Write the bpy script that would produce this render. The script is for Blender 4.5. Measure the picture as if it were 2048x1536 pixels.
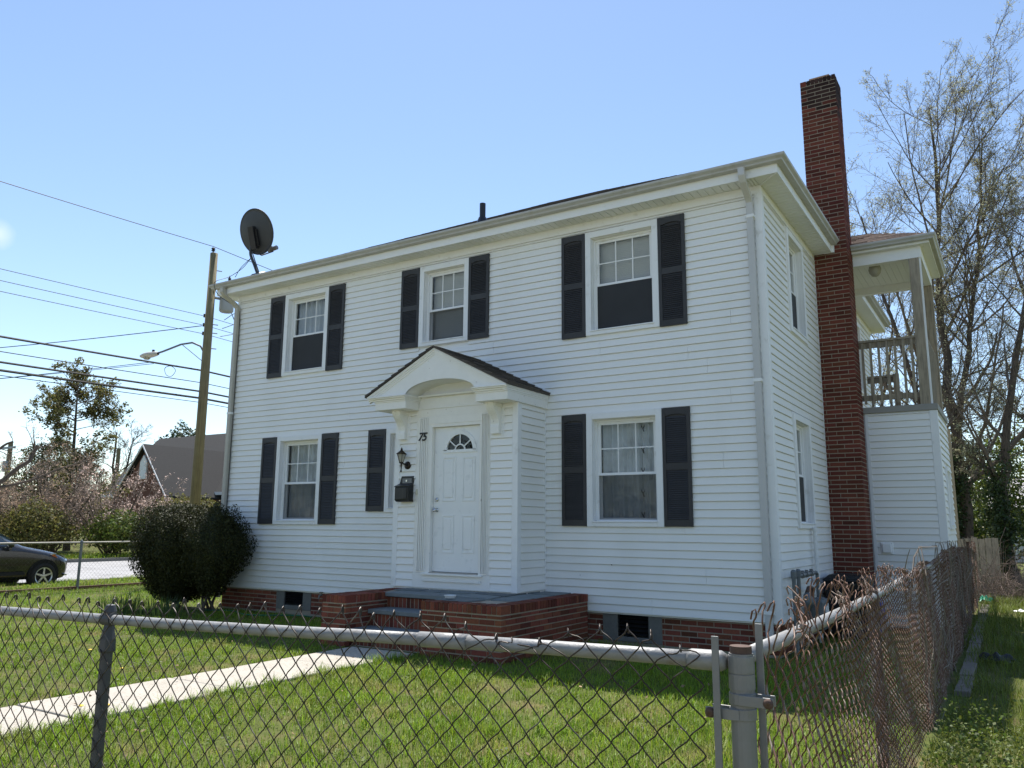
import bpy, math, random
import numpy as np
from mathutils import Matrix, Vector
sc = bpy.context.scene
for o in list(bpy.data.objects): bpy.data.objects.remove(o)

# ---------------------------------------------------------------- camera
cam = bpy.data.cameras.new('camera'); camo = bpy.data.objects.new('camera', cam)
sc.collection.objects.link(camo)
cam.sensor_width = 36.0; cam.lens = 28.077; cam.clip_start = 0.05; cam.clip_end = 3000
RM = [[0.84763119, 0.53053172, 0.00757989], [0.0869905, -0.15304904, 0.98438237], [-0.52340616, 0.83373382, 0.17588036]]
CAM = Vector((2.4562, -9.8656, 1.491))
m = Matrix.Identity(4)
for i in range(3):
    m[i][0] = RM[0][i]; m[i][1] = RM[1][i]; m[i][2] = -RM[2][i]; m[i][3] = CAM[i]
camo.matrix_world = m
sc.camera = camo
# ---------------------------------------------------------------- sky and sun
SUNV = Vector((-0.31, 0.40, 1.0)).normalized()
world = bpy.data.worlds.new('World'); sc.world = world; world.use_nodes = True
wn = world.node_tree; wn.nodes.clear()
w_out = wn.nodes.new('ShaderNodeOutputWorld'); w_bg = wn.nodes.new('ShaderNodeBackground')
w_sky = wn.nodes.new('ShaderNodeTexSky'); w_sky.sky_type = 'NISHITA'; w_sky.sun_disc = False
w_sky.sun_elevation = math.asin(SUNV.z); w_sky.sun_rotation = math.atan2(SUNV.x, SUNV.y) % (2*math.pi)
w_sky.air_density = 1.0; w_sky.dust_density = 0.15; w_sky.ozone_density = 1.0; w_sky.altitude = 0
w_bg.inputs[1].default_value = 0.113
# a little wisp of cloud low on the left
w_tc = wn.nodes.new('ShaderNodeTexCoord'); w_ns = wn.nodes.new('ShaderNodeTexNoise')
w_ns.inputs['Scale'].default_value = 22; w_ns.inputs['Detail'].default_value = 6; w_ns.inputs['Roughness'].default_value = 0.55
w_ds = wn.nodes.new('ShaderNodeVectorMath'); w_ds.operation = 'DISTANCE'; w_ds.inputs[1].default_value = (-0.8745, 0.384, 0.2965)
w_mr = wn.nodes.new('ShaderNodeMapRange'); w_mr.inputs[1].default_value = 0.024; w_mr.inputs[2].default_value = 0.0
w_mu = wn.nodes.new('ShaderNodeMath'); w_mu.operation = 'MULTIPLY'
w_r2 = wn.nodes.new('ShaderNodeMapRange'); w_r2.inputs[1].default_value = 0.12; w_r2.inputs[2].default_value = 0.62
w_mx = wn.nodes.new('ShaderNodeMix'); w_mx.data_type = 'RGBA'; w_mx.inputs[7].default_value = (4.6, 5.4, 6.4, 1)
wn.links.new(w_tc.outputs['Generated'], w_ns.inputs['Vector']); wn.links.new(w_tc.outputs['Generated'], w_ds.inputs[0])
wn.links.new(w_ds.outputs['Value'], w_mr.inputs[0]); wn.links.new(w_mr.outputs[0], w_mu.inputs[0]); wn.links.new(w_ns.outputs['Fac'], w_mu.inputs[1])
wn.links.new(w_mu.outputs[0], w_r2.inputs[0]); wn.links.new(w_r2.outputs[0], w_mx.inputs[0]); wn.links.new(w_sky.outputs[0], w_mx.inputs[6])
wn.links.new(w_mx.outputs[2], w_bg.inputs[0]); wn.links.new(w_bg.outputs[0], w_out.inputs[0])
sun = bpy.data.lights.new('sun', 'SUN'); sun.energy = 4.7; sun.angle = math.radians(0.5); sun.color = (1.0, 0.955, 0.89)
suno = bpy.data.objects.new('sun', sun); sc.collection.objects.link(suno)
suno.rotation_euler = SUNV.to_track_quat('Z', 'Y').to_euler(); suno.location = (-20, 26, 60)
vs = sc.view_settings
vs.view_transform = 'Standard'; vs.look = 'None'; vs.exposure = 0.78; vs.gamma = 1.0; vs.use_curve_mapping = False
sc.render.engine = 'CYCLES'

# ---------------------------------------------------------------- helpers
COL = sc.collection
def wloc(p):
    v = Vector((0, 0, 0))
    while p is not None:
        v += p.location; p = p.parent
    return v
def tag(o, label=None, cat=None, group=None, kind=None):
    if label: o['label'] = label
    if cat: o['category'] = cat
    if group: o['group'] = group
    if kind: o['kind'] = kind
    return o
def thing(name, loc, label, cat, group=None):
    o = bpy.data.objects.new(name, None); COL.objects.link(o); o.location = loc
    o.empty_display_size = 0.2
    return tag(o, label, cat, group)
def link(name, me, mat, parent=None, loc=None):
    o = bpy.data.objects.new(name, me); COL.objects.link(o)
    if mat is not None and len(me.materials) == 0: me.materials.append(mat)
    if parent is not None: o.parent = parent
    if loc is not None: o.location = loc
    return o
def npmesh(name, V, Q=None, T=None, smooth=False):
    V = np.asarray(V, dtype=np.float32).reshape(-1, 3)
    Q = np.zeros((0, 4), int) if Q is None else np.asarray(Q, dtype=np.int32).reshape(-1, 4)
    T = np.zeros((0, 3), int) if T is None else np.asarray(T, dtype=np.int32).reshape(-1, 3)
    me = bpy.data.meshes.new(name)
    me.vertices.add(len(V)); me.vertices.foreach_set('co', V.ravel())
    nl = Q.size + T.size
    me.loops.add(nl); me.loops.foreach_set('vertex_index', np.concatenate([Q.ravel(), T.ravel()]).astype(np.int32))
    nq, nt = len(Q), len(T)
    me.polygons.add(nq + nt)
    ls = np.concatenate([np.arange(nq)*4, nq*4 + np.arange(nt)*3]).astype(np.int32)
    me.polygons.foreach_set('loop_start', ls)
    try:
        me.polygons.foreach_set('loop_total', np.concatenate([np.full(nq, 4), np.full(nt, 3)]).astype(np.int32))
    except Exception: pass
    me.polygons.foreach_set('use_smooth', np.full(nq+nt, bool(smooth)))
    me.update(calc_edges=True); me.validate()
    return me
BOXF = [(0,3,2,1),(4,5,6,7),(0,1,5,4),(1,2,6,5),(2,3,7,6),(3,0,4,7)]
MI = lambda a, b, z: (a, b, z)          # identity map: x, y, z
MF = lambda a, b, z: (a, -b, z)         # front wall: a = x, b = outward
MS = lambda a, b, z: (b, a, z)          # right side wall: a = y, b = outward
def MFy(y0): return lambda a, b, z: (a, y0-b, z)
def MSx(x0): return lambda a, b, z: (x0+b, a, z)
def MLx(x0): return lambda a, b, z: (x0-b, a, z)
class MB:
    def __init__(s): s.v = []; s.q = []; s.t = []
    def add(s, V, Q=(), T=()):
        n = len(s.v); s.v += [tuple(p) for p in V]
        s.q += [tuple(i+n for i in f) for f in Q]; s.t += [tuple(i+n for i in f) for f in T]
    def box(s, a0, a1, b0, b1, z0, z1, M=MI):
        s.add([M(a0,b0,z0),M(a1,b0,z0),M(a1,b1,z0),M(a0,b1,z0),M(a0,b0,z1),M(a1,b0,z1),M(a1,b1,z1),M(a0,b1,z1)], BOXF)
    def prism(s, prof, fn0, fn1):
        """prof: list of 2-D points; fn0/fn1 map a 2-D point to the two end sections"""
        n = len(prof); V = [fn0(*p) for p in prof] + [fn1(*p) for p in prof]
        Q = [(i, (i+1) % n, n+(i+1) % n, n+i) for i in range(n)]
        T = [(0, i+1, i) for i in range(1, n-1)] + [(n, n+i, n+i+1) for i in range(1, n-1)]
        s.add(V, Q, T)
    def arr(s, V, Q): s.add([tuple(p) for p in V], [tuple(q) for q in Q])
    def tube(s, path, r, n=8, caps=True):
        P = np.array(path, float); k = len(P)
        rr = np.full(k, r) if np.isscalar(r) else np.array(r, float)
        V, Q = tubes(P[None], rr[None], n)
        s.arr(V, Q)
        if caps:
            b = len(s.v)-k*n
            s.t += [(b, b+i+1, b+i) for i in range(1, n-1)] + [(b+(k-1)*n, b+(k-1)*n+i, b+(k-1)*n+i+1) for i in range(1, n-1)]
    def lathe(s, prof, c, n=24, axis='z', caps=True):
        k = len(prof); V = []
        for r, h in prof:
            for i in range(n):
                t = 2*math.pi*i/n; x, y = r*math.cos(t), r*math.sin(t)
                V.append({'z': (c[0]+x, c[1]+y, c[2]+h), 'y': (c[0]+x, c[1]+h, c[2]+y), 'x': (c[0]+h, c[1]+x, c[2]+y)}[axis])
        Q = [(j*n+i, j*n+(i+1) % n, (j+1)*n+(i+1) % n, (j+1)*n+i) for j in range(k-1) for i in range(n)]
        T = [(0, i+1, i) for i in range(1, n-1)] + [((k-1)*n, (k-1)*n+i, (k-1)*n+i+1) for i in range(1, n-1)]
        s.add(V, Q, T if caps else ())
    def build(s, name, mat, parent=None, smooth=False, bevel=0):
        L = wloc(parent)
        V = np.array(s.v, float) - np.array(L)[None]
        o = link(name, npmesh(name, V, s.q or None, s.t or None, smooth), mat, parent)
        if bevel:
            md = o.modifiers.new('bevel', 'BEVEL'); md.width = bevel; md.segments = 2; md.limit_method = 'ANGLE'
        return o
def tubes(P, Rr, n):
    """P (m,k,3) polylines, Rr (m,k) radii -> verts, quads"""
    P = np.asarray(P, float); Rr = np.asarray(Rr, float); mm, k, _ = P.shape
    T = np.empty_like(P); T[:, 1:-1] = P[:, 2:]-P[:, :-2]; T[:, 0] = P[:, 1]-P[:, 0]; T[:, -1] = P[:, -1]-P[:, -2]
    T /= np.linalg.norm(T, axis=2, keepdims=True)+1e-12
    mean = P[:, -1]-P[:, 0]; mean /= np.linalg.norm(mean, axis=1, keepdims=True)+1e-9
    ref = np.where(np.abs(mean[:, 2:3]) > 0.8, np.array([[1., 0.13, 0.07]]), np.array([[0.06, 0.1, 1.]]))
    A = np.cross(T, ref[:, None, :]); A /= np.linalg.norm(A, axis=2, keepdims=True)+1e-12
    B = np.cross(T, A)
    th = np.arange(n)*2*np.pi/n
    V = P[:, :, None, :] + Rr[:, :, None, None]*(np.cos(th)[None, None, :, None]*A[:, :, None, :] + np.sin(th)[None, None, :, None]*B[:, :, None, :])
    V = V.reshape(-1, 3)
    i = np.arange(mm)[:, None, None]*k*n; j = np.arange(k-1)[None, :, None]*n; a = np.arange(n)[None, None, :]; b = (a+1) % n
    Q = np.stack(np.broadcast_arrays(i+j+a, i+j+b, i+j+n+b, i+j+n+a), axis=-1).reshape(-1, 4)
    return V, Q
def cat_meshes(lst):
    Vs, Qs, n = [], [], 0
    for V, Q in lst:
        Vs.append(V); Qs.append(Q+n); n += len(V)
    return np.concatenate(Vs), np.concatenate(Qs)

def spline(pts, n=6):
    P = [Vector(p) for p in pts]; P = [P[0]*2-P[1]]+P+[P[-1]*2-P[-2]]; out = []
    for i in range(1, len(P)-2):
        for k in range(n):
            t = k/n; a, b, c, d = P[i-1:i+3]
            out.append(tuple(0.5*((2*b)+(c-a)*t+(2*a-5*b+4*c-d)*t*t+(3*b-a-3*c+d)*t**3)))
    return out+[tuple(P[-2])]
# ---------------------------------------------------------------- materials
MATS = {}
def mat(name, col, rough=0.6, metal=0.0, spec=0.4, var=0.12, vscale=6.0, rnd=0.0, col2=None, c2scale=2.0, c2lo=0.5, c2hi=0.7, c2stretch=None, bump=0.0, bscale=60.0, trans=0.0, hue=0.0, coat=0.0):
    if name in MATS: return MATS[name]
    mt = bpy.data.materials.new(name); mt.use_nodes = True; nt = mt.node_tree; N = nt.nodes; Lk = nt.links
    bs = N['Principled BSDF']; bs.inputs['Roughness'].default_value = rough; bs.inputs['Metallic'].default_value = metal
    bs.inputs['Specular IOR Level'].default_value = spec
    if coat: bs.inputs['Coat Weight'].default_value = coat; bs.inputs['Coat Roughness'].default_value = 0.08
    geo = N.new('ShaderNodeNewGeometry'); pos = geo.outputs['Position']
    def noise(scale, detail=4, stretch=None):
        n = N.new('ShaderNodeTexNoise'); n.inputs['Scale'].default_value = scale; n.inputs['Detail'].default_value = detail
        if stretch:
            vm = N.new('ShaderNodeVectorMath'); vm.operation = 'MULTIPLY'; vm.inputs[1].default_value = stretch
            Lk.new(pos, vm.inputs[0]); Lk.new(vm.outputs[0], n.inputs['Vector'])
        else: Lk.new(pos, n.inputs['Vector'])
        return n.outputs['Fac']
    def math_(op, a, b):
        n = N.new('ShaderNodeMath'); n.operation = op
        for i, x in enumerate((a, b)):
            if isinstance(x, (int, float)): n.inputs[i].default_value = x
            else: Lk.new(x, n.inputs[i])
        return n.outputs[0]
    cur = N.new('ShaderNodeRGB'); cur.outputs[0].default_value = (*col, 1); cur = cur.outputs[0]
    if col2 is not None:
        mr = N.new('ShaderNodeMapRange'); mr.inputs[1].default_value = c2lo; mr.inputs[2].default_value = c2hi
        Lk.new(noise(c2scale, 6, c2stretch), mr.inputs[0])
        mx = N.new('ShaderNodeMix'); mx.data_type = 'RGBA'; mx.inputs[7].default_value = (*col2, 1)
        Lk.new(mr.outputs[0], mx.inputs[0]); Lk.new(cur, mx.inputs[6]); cur = mx.outputs[2]
    val = None
    if var:
        val = math_('MULTIPLY_ADD', noise(vscale), 2*var); N[-1].inputs[2].default_value = 1-var if True else 0
        val = val
    if rnd:
        oi = N.new('ShaderNodeObjectInfo')
        r = math_('FRACT', math_('ADD', math_('MULTIPLY', oi.outputs['Random'], 7.31), math_('MULTIPLY', geo.outputs['Random Per Island'], 1.0)), 0)
        rv = math_('MULTIPLY_ADD', r, 2*rnd); N[-1].inputs[2].default_value = 1-rnd
        val = rv if val is None else math_('MULTIPLY', val, rv)
        if hue:
            hs = N.new('ShaderNodeHueSaturation'); Lk.new(cur, hs.inputs['Color'])
            r2 = math_('FRACT', math_('MULTIPLY', r, 13.7), 0)
            hv = math_('MULTIPLY_ADD', r2, 2*hue); N[-1].inputs[2].default_value = 0.5-hue
            Lk.new(hv, hs.inputs['Hue']); cur = hs.outputs[0]
    if val is not None:
        vm = N.new('ShaderNodeVectorMath'); vm.operation = 'SCALE'; Lk.new(cur, vm.inputs[0]); Lk.new(val, vm.inputs['Scale']); cur = vm.outputs[0]
    Lk.new(cur, bs.inputs['Base Color'])
    if bump:
        bp = N.new('ShaderNodeBump'); bp.inputs['Strength'].default_value = bump; bp.inputs['Distance'].default_value = 0.01
        Lk.new(noise(bscale, 5), bp.inputs['Height']); Lk.new(bp.outputs[0], bs.inputs['Normal'])
    if trans:
        tr = N.new('ShaderNodeBsdfTranslucent'); Lk.new(cur, tr.inputs[0]); ms = N.new('ShaderNodeMixShader'); ms.inputs[0].default_value = trans
        out = N['Material Output']; Lk.new(bs.outputs[0], ms.inputs[1]); Lk.new(tr.outputs[0], ms.inputs[2]); Lk.new(ms.outputs[0], out.inputs[0])
    MATS[name] = mt
    return mt
def glass_mat(name, tint=(1, 1, 1), ior=1.5, base=0.0):
    mt = bpy.data.materials.new(name); mt.use_nodes = True; nt = mt.node_tree; N = nt.nodes; Lk = nt.links
    N.remove(N['Principled BSDF']); out = N['Material Output']
    tr = N.new('ShaderNodeBsdfTransparent'); tr.inputs[0].default_value = (*tint, 1)
    gl = N.new('ShaderNodeBsdfGlossy'); gl.inputs['Roughness'].default_value = 0.03
    fr = N.new('ShaderNodeLayerWeight'); fr.inputs[0].default_value = 0.5
    pw_ = N.new('ShaderNodeMath'); pw_.operation = 'POWER'; pw_.inputs[1].default_value = 4.0; Lk.new(fr.outputs['Facing'], pw_.inputs[0])
    ad = N.new('ShaderNodeMath'); ad.operation = 'MULTIPLY_ADD'; ad.inputs[1].default_value = 0.9; ad.inputs[2].default_value = 0.055+base; ad.use_clamp = True; Lk.new(pw_.outputs[0], ad.inputs[0])
    bp = N.new('ShaderNodeBump'); bp.inputs['Strength'].default_value = 0.02; bp.inputs['Distance'].default_value = 0.02
    ns = N.new('ShaderNodeTexNoise'); ns.inputs['Scale'].default_value = 2.5; geo = N.new('ShaderNodeNewGeometry')
    Lk.new(geo.outputs['Position'], ns.inputs['Vector']); Lk.new(ns.outputs['Fac'], bp.inputs['Height']); Lk.new(bp.outputs[0], gl.inputs['Normal'])
    ms = N.new('ShaderNodeMixShader'); Lk.new(ad.outputs[0], ms.inputs[0]); Lk.new(tr.outputs[0], ms.inputs[1]); Lk.new(gl.outputs[0], ms.inputs[2])
    Lk.new(ms.outputs[0], out.inputs[0]); MATS[name] = mt
    return mt
def screen_mat(name, fac, col):
    mt = bpy.data.materials.new(name); mt.use_nodes = True; nt = mt.node_tree; N = nt.nodes; Lk = nt.links; N.remove(N['Principled BSDF'])
    tr = N.new('ShaderNodeBsdfTransparent'); df = N.new('ShaderNodeBsdfDiffuse'); df.inputs[0].default_value = (*col, 1); ms = N.new('ShaderNodeMixShader'); ms.inputs[0].default_value = fac
    Lk.new(tr.outputs[0], ms.inputs[1]); Lk.new(df.outputs[0], ms.inputs[2]); Lk.new(ms.outputs[0], N['Material Output'].inputs[0]); MATS[name] = mt
    return mt
vinyl = mat('white vinyl siding', (0.86, 0.845, 0.815), 0.42, var=0.015, vscale=3, col2=(0.79, 0.775, 0.735), c2scale=1.4, c2lo=0.5, c2hi=0.85, c2stretch=(1, 1, 0.35))
trim = mat('white painted trim', (0.84, 0.835, 0.83), 0.5, var=0.05, vscale=5, col2=(0.66, 0.64, 0.60), c2scale=7, c2lo=0.62, c2hi=0.8)
oldpaint = mat('worn white paint', (0.85, 0.83, 0.79), 0.55, var=0.05, vscale=9, col2=(0.52, 0.49, 0.44), c2scale=13, c2lo=0.68, c2hi=0.76, bump=0.15, bscale=40)
doorpaint = mat('white door paint', (0.84, 0.84, 0.83), 0.4, var=0.04, vscale=4, col2=(0.62, 0.62, 0.62), c2scale=9, c2lo=0.6, c2hi=0.9)
soffitm = mat('vinyl soffit', (0.80, 0.80, 0.79), 0.55, var=0.04, vscale=4)
gutterm = mat('aged gutter', (0.47, 0.46, 0.445), 0.45, var=0.10, vscale=7, col2=(0.38, 0.36, 0.32), c2scale=9, c2lo=0.55, c2hi=0.8, c2stretch=(1, 1, 0.2))
spoutm = mat('beige downspout', (0.56, 0.545, 0.53), 0.45, var=0.06, vscale=4)
spoutL = mat('weathered downspout', (0.47, 0.44, 0.38), 0.5, var=0.12, vscale=6)
shutm = mat('charcoal shutter', (0.042, 0.040, 0.041), 0.55, var=0.2, vscale=8, rnd=0.1)
brickm = mat('red brick', (0.185, 0.057, 0.035), 0.85, spec=0.2, var=0.28, vscale=45, rnd=0.40, hue=0.010, col2=(0.09, 0.043, 0.033), c2scale=30, c2lo=0.55, c2hi=0.8, bump=0.5, bscale=180)
brickC = mat('chimney brick', (0.135, 0.038, 0.025), 0.85, spec=0.2, var=0.25, vscale=45, rnd=0.36, hue=0.007, bump=0.5, bscale=180)
mortarm = mat('mortar', (0.33, 0.28, 0.215), 0.95, spec=0.1, var=0.2, vscale=30, bump=0.4, bscale=120)
concm = mat('concrete', (0.44, 0.405, 0.345), 0.9, spec=0.2, var=0.2, vscale=3.5, col2=(0.30, 0.265, 0.21), c2scale=34, c2lo=0.52, c2hi=0.72, bump=0.5, bscale=220)
blockm = mat('concrete block', (0.17, 0.165, 0.15), 0.9, spec=0.2, var=0.2, vscale=25, bump=0.5, bscale=90)
slatem = mat('bluestone', (0.15, 0.17, 0.175), 0.75, var=0.22, vscale=12, rnd=0.25, bump=0.35, bscale=40)
shingle = mat('asphalt shingle', (0.10, 0.086, 0.076), 0.95, spec=0.15, var=0.3, vscale=60, rnd=0.3, bump=0.6, bscale=200)
shinglep = mat('faded shingle', (0.20, 0.155, 0.13), 0.95, spec=0.15, var=0.25, vscale=50, rnd=0.25, bump=0.6, bscale=200)
glassm = glass_mat('window glass', (0.93, 0.95, 0.95))
screenm = mat('insect screen', (0.032, 0.032, 0.034), 0.7, var=0.25, vscale=3)
screenl = screen_mat('light insect screen', 0.42, (0.06, 0.062, 0.066))
blindm = mat('white blind', (0.78, 0.79, 0.80), 0.6, var=0.04)
curtainm = mat('sheer curtain', (0.66, 0.68, 0.70), 0.85, var=0.15, vscale=7, trans=0.3)
curtaind = mat('dark bow print', (0.02, 0.02, 0.025), 0.9, var=0)
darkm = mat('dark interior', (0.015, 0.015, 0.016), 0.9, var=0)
blackm = mat('black metal', (0.012, 0.012, 0.013), 0.35, var=0.2, vscale=20, spec=0.5)
bronzem = mat('dark bronze', (0.035, 0.025, 0.018), 0.4, metal=0.6, var=0.3, vscale=30)
blackpl = mat('black plastic', (0.013, 0.014, 0.017), 0.4, var=0.2, vscale=9)
bluepl = mat('blue plastic', (0.02, 0.02, 0.22), 0.4, var=0.15)
greenpl = mat('green plastic', (0.01, 0.28, 0.15), 0.4, var=0.2)
steelm = mat('galvanized steel', (0.20, 0.20, 0.195), 0.5, metal=0.35, var=0.22, vscale=14, col2=(0.22, 0.21, 0.19), c2scale=11, c2lo=0.55, c2hi=0.75, bump=0.15, bscale=60)
railm = mat('painted fence rail', (0.27, 0.27, 0.262), 0.5, metal=0.15, var=0.2, vscale=25, col2=(0.24, 0.22, 0.19), c2scale=22, c2lo=0.58, c2hi=0.75, bump=0.2, bscale=80)
postm = mat('dark painted post', (0.075, 0.075, 0.078), 0.5, metal=0.2, var=0.2, vscale=12)
wirem = mat('weathered wire with painted glints', (0.042, 0.031, 0.024), 0.45, metal=0.35, var=0.3, vscale=30, col2=(0.16, 0.145, 0.125), c2scale=11, c2lo=0.55, c2hi=0.72)  # paler flecks are glints of light put into the wire colour
rustw = mat('rusty wire', (0.15, 0.078, 0.050), 0.6, metal=0.35, var=0.35, vscale=30, col2=(0.33, 0.27, 0.22), c2scale=14, c2lo=0.5, c2hi=0.7)
rustm = mat('rusty metal', (0.10, 0.062, 0.047), 0.75, metal=0.2, var=0.3, vscale=40)
pipem = mat('grey gas pipe', (0.14, 0.155, 0.165), 0.5, metal=0.2, var=0.15, vscale=15)
woodm = mat('weathered pine', (0.36, 0.30, 0.22), 0.8, var=0.22, vscale=8, col2=(0.24, 0.20, 0.15), c2scale=5, c2lo=0.45, c2hi=0.65, c2stretch=(9, 9, 0.7), bump=0.2, bscale=50)
woodtan = mat('tan boards', (0.42, 0.30, 0.17), 0.8, var=0.2, vscale=5, col2=(0.22, 0.15, 0.09), c2scale=6, c2lo=0.5, c2hi=0.7, c2stretch=(9, 9, 0.6))
polem = mat('treated utility pole', (0.20, 0.165, 0.085), 0.85, var=0.2, vscale=5, col2=(0.10, 0.08, 0.05), c2scale=4, c2lo=0.5, c2hi=0.75, c2stretch=(9, 9, 0.4), bump=0.3, bscale=40)
cablem = mat('black cable', (0.012, 0.012, 0.012), 0.6, var=0)
asphalt = mat('old asphalt', (0.34, 0.335, 0.33), 0.9, spec=0.25, var=0.1, vscale=2.0, col2=(0.22, 0.215, 0.21), c2scale=0.8, c2lo=0.5, c2hi=0.75, bump=0.4, bscale=150)
soilm = mat('lawn soil', (0.085, 0.10, 0.028), 0.95, spec=0.1, var=0.35, vscale=7, col2=(0.16, 0.125, 0.06), c2scale=1.7, c2lo=0.5, c2hi=0.72, bump=0.6, bscale=50)
barkm = mat('grey brown bark', (0.115, 0.09, 0.068), 0.9, spec=0.15, var=0.35, vscale=9, col2=(0.06, 0.048, 0.038), c2scale=7, c2lo=0.45, c2hi=0.65, c2stretch=(5, 5, 0.6), bump=0.7, bscale=30)
shrubtw = mat('shrub twigs', (0.27, 0.215, 0.17), 0.9, spec=0.15, var=0.2)
twigm = mat('twig bark', (0.15, 0.12, 0.095), 0.9, spec=0.15, var=0.2)
budm = mat('pale spring bud', (0.36, 0.36, 0.22), 0.7, var=0.1, rnd=0.35, trans=0.5)
leafg = mat('spring leaf', (0.11, 0.145, 0.025), 0.6, var=0.1, rnd=0.45, hue=0.03, trans=0.4)
leafd = mat('dark evergreen leaf', (0.038, 0.062, 0.016), 0.5, var=0.1, rnd=0.45, hue=0.02, trans=0.2)
leafbox = mat('boxwood leaf', (0.040, 0.043, 0.013), 0.6, spec=0.2, var=0.1, rnd=0.5, hue=0.025, trans=0.15)
leafol = mat('olive shrub leaf', (0.15, 0.145, 0.042), 0.6, var=0.1, rnd=0.4, hue=0.03, trans=0.5)
pinkb = mat('pink blossom', (0.62, 0.47, 0.41), 0.7, var=0.1, rnd=0.3, trans=0.5)
budbr = mat('red brown buds', (0.36, 0.26, 0.19), 0.7, var=0.1, rnd=0.4, trans=0.5)
yellowf = mat('yellow flower', (0.75, 0.52, 0.02), 0.6, var=0.1)
daffl = mat('daffodil leaf', (0.055, 0.10, 0.025), 0.5, var=0.1, rnd=0.3, trans=0.25)
carm = mat('charcoal car paint', (0.010, 0.010, 0.011), 0.25, metal=0.0, var=0.05, coat=1.0)
tyrem = mat('tyre rubber', (0.012, 0.012, 0.012), 0.8, var=0.2)
alloym = mat('alloy wheel', (0.55, 0.55, 0.56), 0.3, metal=0.8, var=0.05)
lampgl = glass_mat('headlamp glass', (0.85, 0.88, 0.9), 1.5, 0.12)
carglass = glass_mat('car glass', (0.25, 0.32, 0.30), 1.5, 0.10)
chromem = mat('chrome', (0.6, 0.6, 0.6), 0.15, metal=1.0, var=0)
orangem = mat('amber lens', (0.5, 0.13, 0.03), 0.3, var=0)
lampwh = mat('frosted lamp glass', (0.55, 0.53, 0.46), 0.25, var=0.1, trans=0.4)
numberm = mat('black numerals', (0.01, 0.01, 0.01), 0.5, var=0)
whitepl = mat('white plastic', (0.75, 0.75, 0.74), 0.45, var=0.04)
dishm = mat('grey dish', (0.055, 0.057, 0.06), 0.5, var=0.1, vscale=9)
transfm = mat('transformer grey', (0.33, 0.35, 0.37), 0.5, var=0.08)
churchbr = mat('far brick', (0.17, 0.075, 0.05), 0.9, var=0.2, vscale=12)
churchrf = mat('far shingle', (0.040, 0.039, 0.038), 0.95, var=0.22, vscale=9)
# ================================================================ ground
rng = random.Random(7); NR = np.random.default_rng(11)
XS0, XS1 = -18.75, -31.5          # near and far edge of the side street
g = MB()
for xa, xb, z in ((600, XS0, 0.0), (XS1, -900, 0.0)):
    g.add([(xa, -600, z), (xa, 900, z), (xb, 900, z), (xb, -600, z)], [(0, 1, 2, 3)])
g.add([(XS0, -600, -0.14), (XS0, 900, -0.14), (XS1, 900, -0.14), (XS1, -600, -0.14)], [(0, 1, 2, 3)])
g.add([(XS0, -600, 0), (XS0, 900, 0), (XS0, 900, -0.14), (XS0, -600, -0.14)], [(0, 1, 2, 3)])
g.add([(XS1, -600, 0), (XS1, 900, 0), (XS1, 900, -0.14), (XS1, -600, -0.14)], [(0, 1, 2, 3)])
tag(g.build('ground', soilm), 'grassy ground of the yard and the lots around it', 'ground', kind='structure')
s_ = MB(); s_.box(XS1+0.02, XS0-0.02, -300, 500, -0.139, -0.125)
tag(s_.build('street', asphalt), 'pale sunlit asphalt side street beyond the yard', 'street', kind='structure')
for nm, xa, lb in (('kerb', XS0-0.14, 'concrete kerb on the near side of the street'), ('kerb', XS1, 'concrete kerb on the far side of the street')):
    k = MB()
    for i in range(-14, 26):
        k.box(xa, xa+0.15, i*3.0+0.006, i*3.0+2.994, -0.134, 0.012)
    tag(k.build(nm, blockm), lb, 'kerb', kind='structure')
# pavement under the viewer; unseen street behind, added to bounce light onto the facade
pv = thing('pavement', (0, -10.2, 0), 'concrete public pavement outside the front fence', 'pavement'); pv['kind'] = 'structure'
for i in range(30):
    p = MB(); p.box(-17.5+i*1.2, -17.5+i*1.2+1.185, -11.3, -9.75, -0.06, 0.02); p.build('slab', concm, pv)
p = MB(); p.box(-18.0, 60, -23.5, -13.2, -0.05, 0.006); tag(p.build('unseen_bounce_street', asphalt), 'unseen asphalt street added behind the viewer to bounce light on the facade', 'street', kind='structure')
# front walk: slabs
wk = thing('path', (-4.15, -5.0, 0), 'pale concrete front walk leading from the gate to the stoop', 'path'); wk['kind'] = 'structure'
yy = -2.2; k = 0
for y0, y1 in ((-3.30, -2.19), (-4.72, -3.315), (-6.15, -4.735), (-7.57, -6.165), (-8.7, -7.585), (-9.735, -8.715)):
    p = MB(); p.box(-4.66 + 0.012*(k % 2), -3.69, y0, y1, -0.06, 0.022 + 0.003*(k % 3)); p.build('slab', concm, wk, bevel=0.012); k += 1

# ================================================================ house
house = thing('two_storey_house', (-5, 4.5, 0), 'white vinyl sided two storey house with charcoal shutters and brick chimney', 'house')
PIT = 0.1016; Z0 = 0.40
def rects_minus(a0, a1, z0, z1, holes):
    """backing wall pieces around rectangular holes"""
    zs = sorted({z0, z1} | {h for r in holes for h in (r[2], r[3]) if z0 < h < z1}); out = []
    for za, zb in zip(zs[:-1], zs[1:]):
        zm = (za+zb)/2; iv = [(a0, a1)]
        for h in holes:
            if h[2] < zm < h[3]: iv = [q for p, r in iv for q in ((p, min(r, h[0])), (max(p, h[1]), r)) if q[1]-q[0] > 1e-4]
        out += [(p, r, za, zb) for p, r in iv]
    return out
def wall(name, M, a0, a1, z0, z1, holes, thick=0.12):
    b = MB()
    for r in rects_minus(a0, a1, z0, z1, holes): b.box(r[0], r[1], -thick, -0.001, r[2], r[3], M)
    return b.build(name, vinyl, house)
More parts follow.
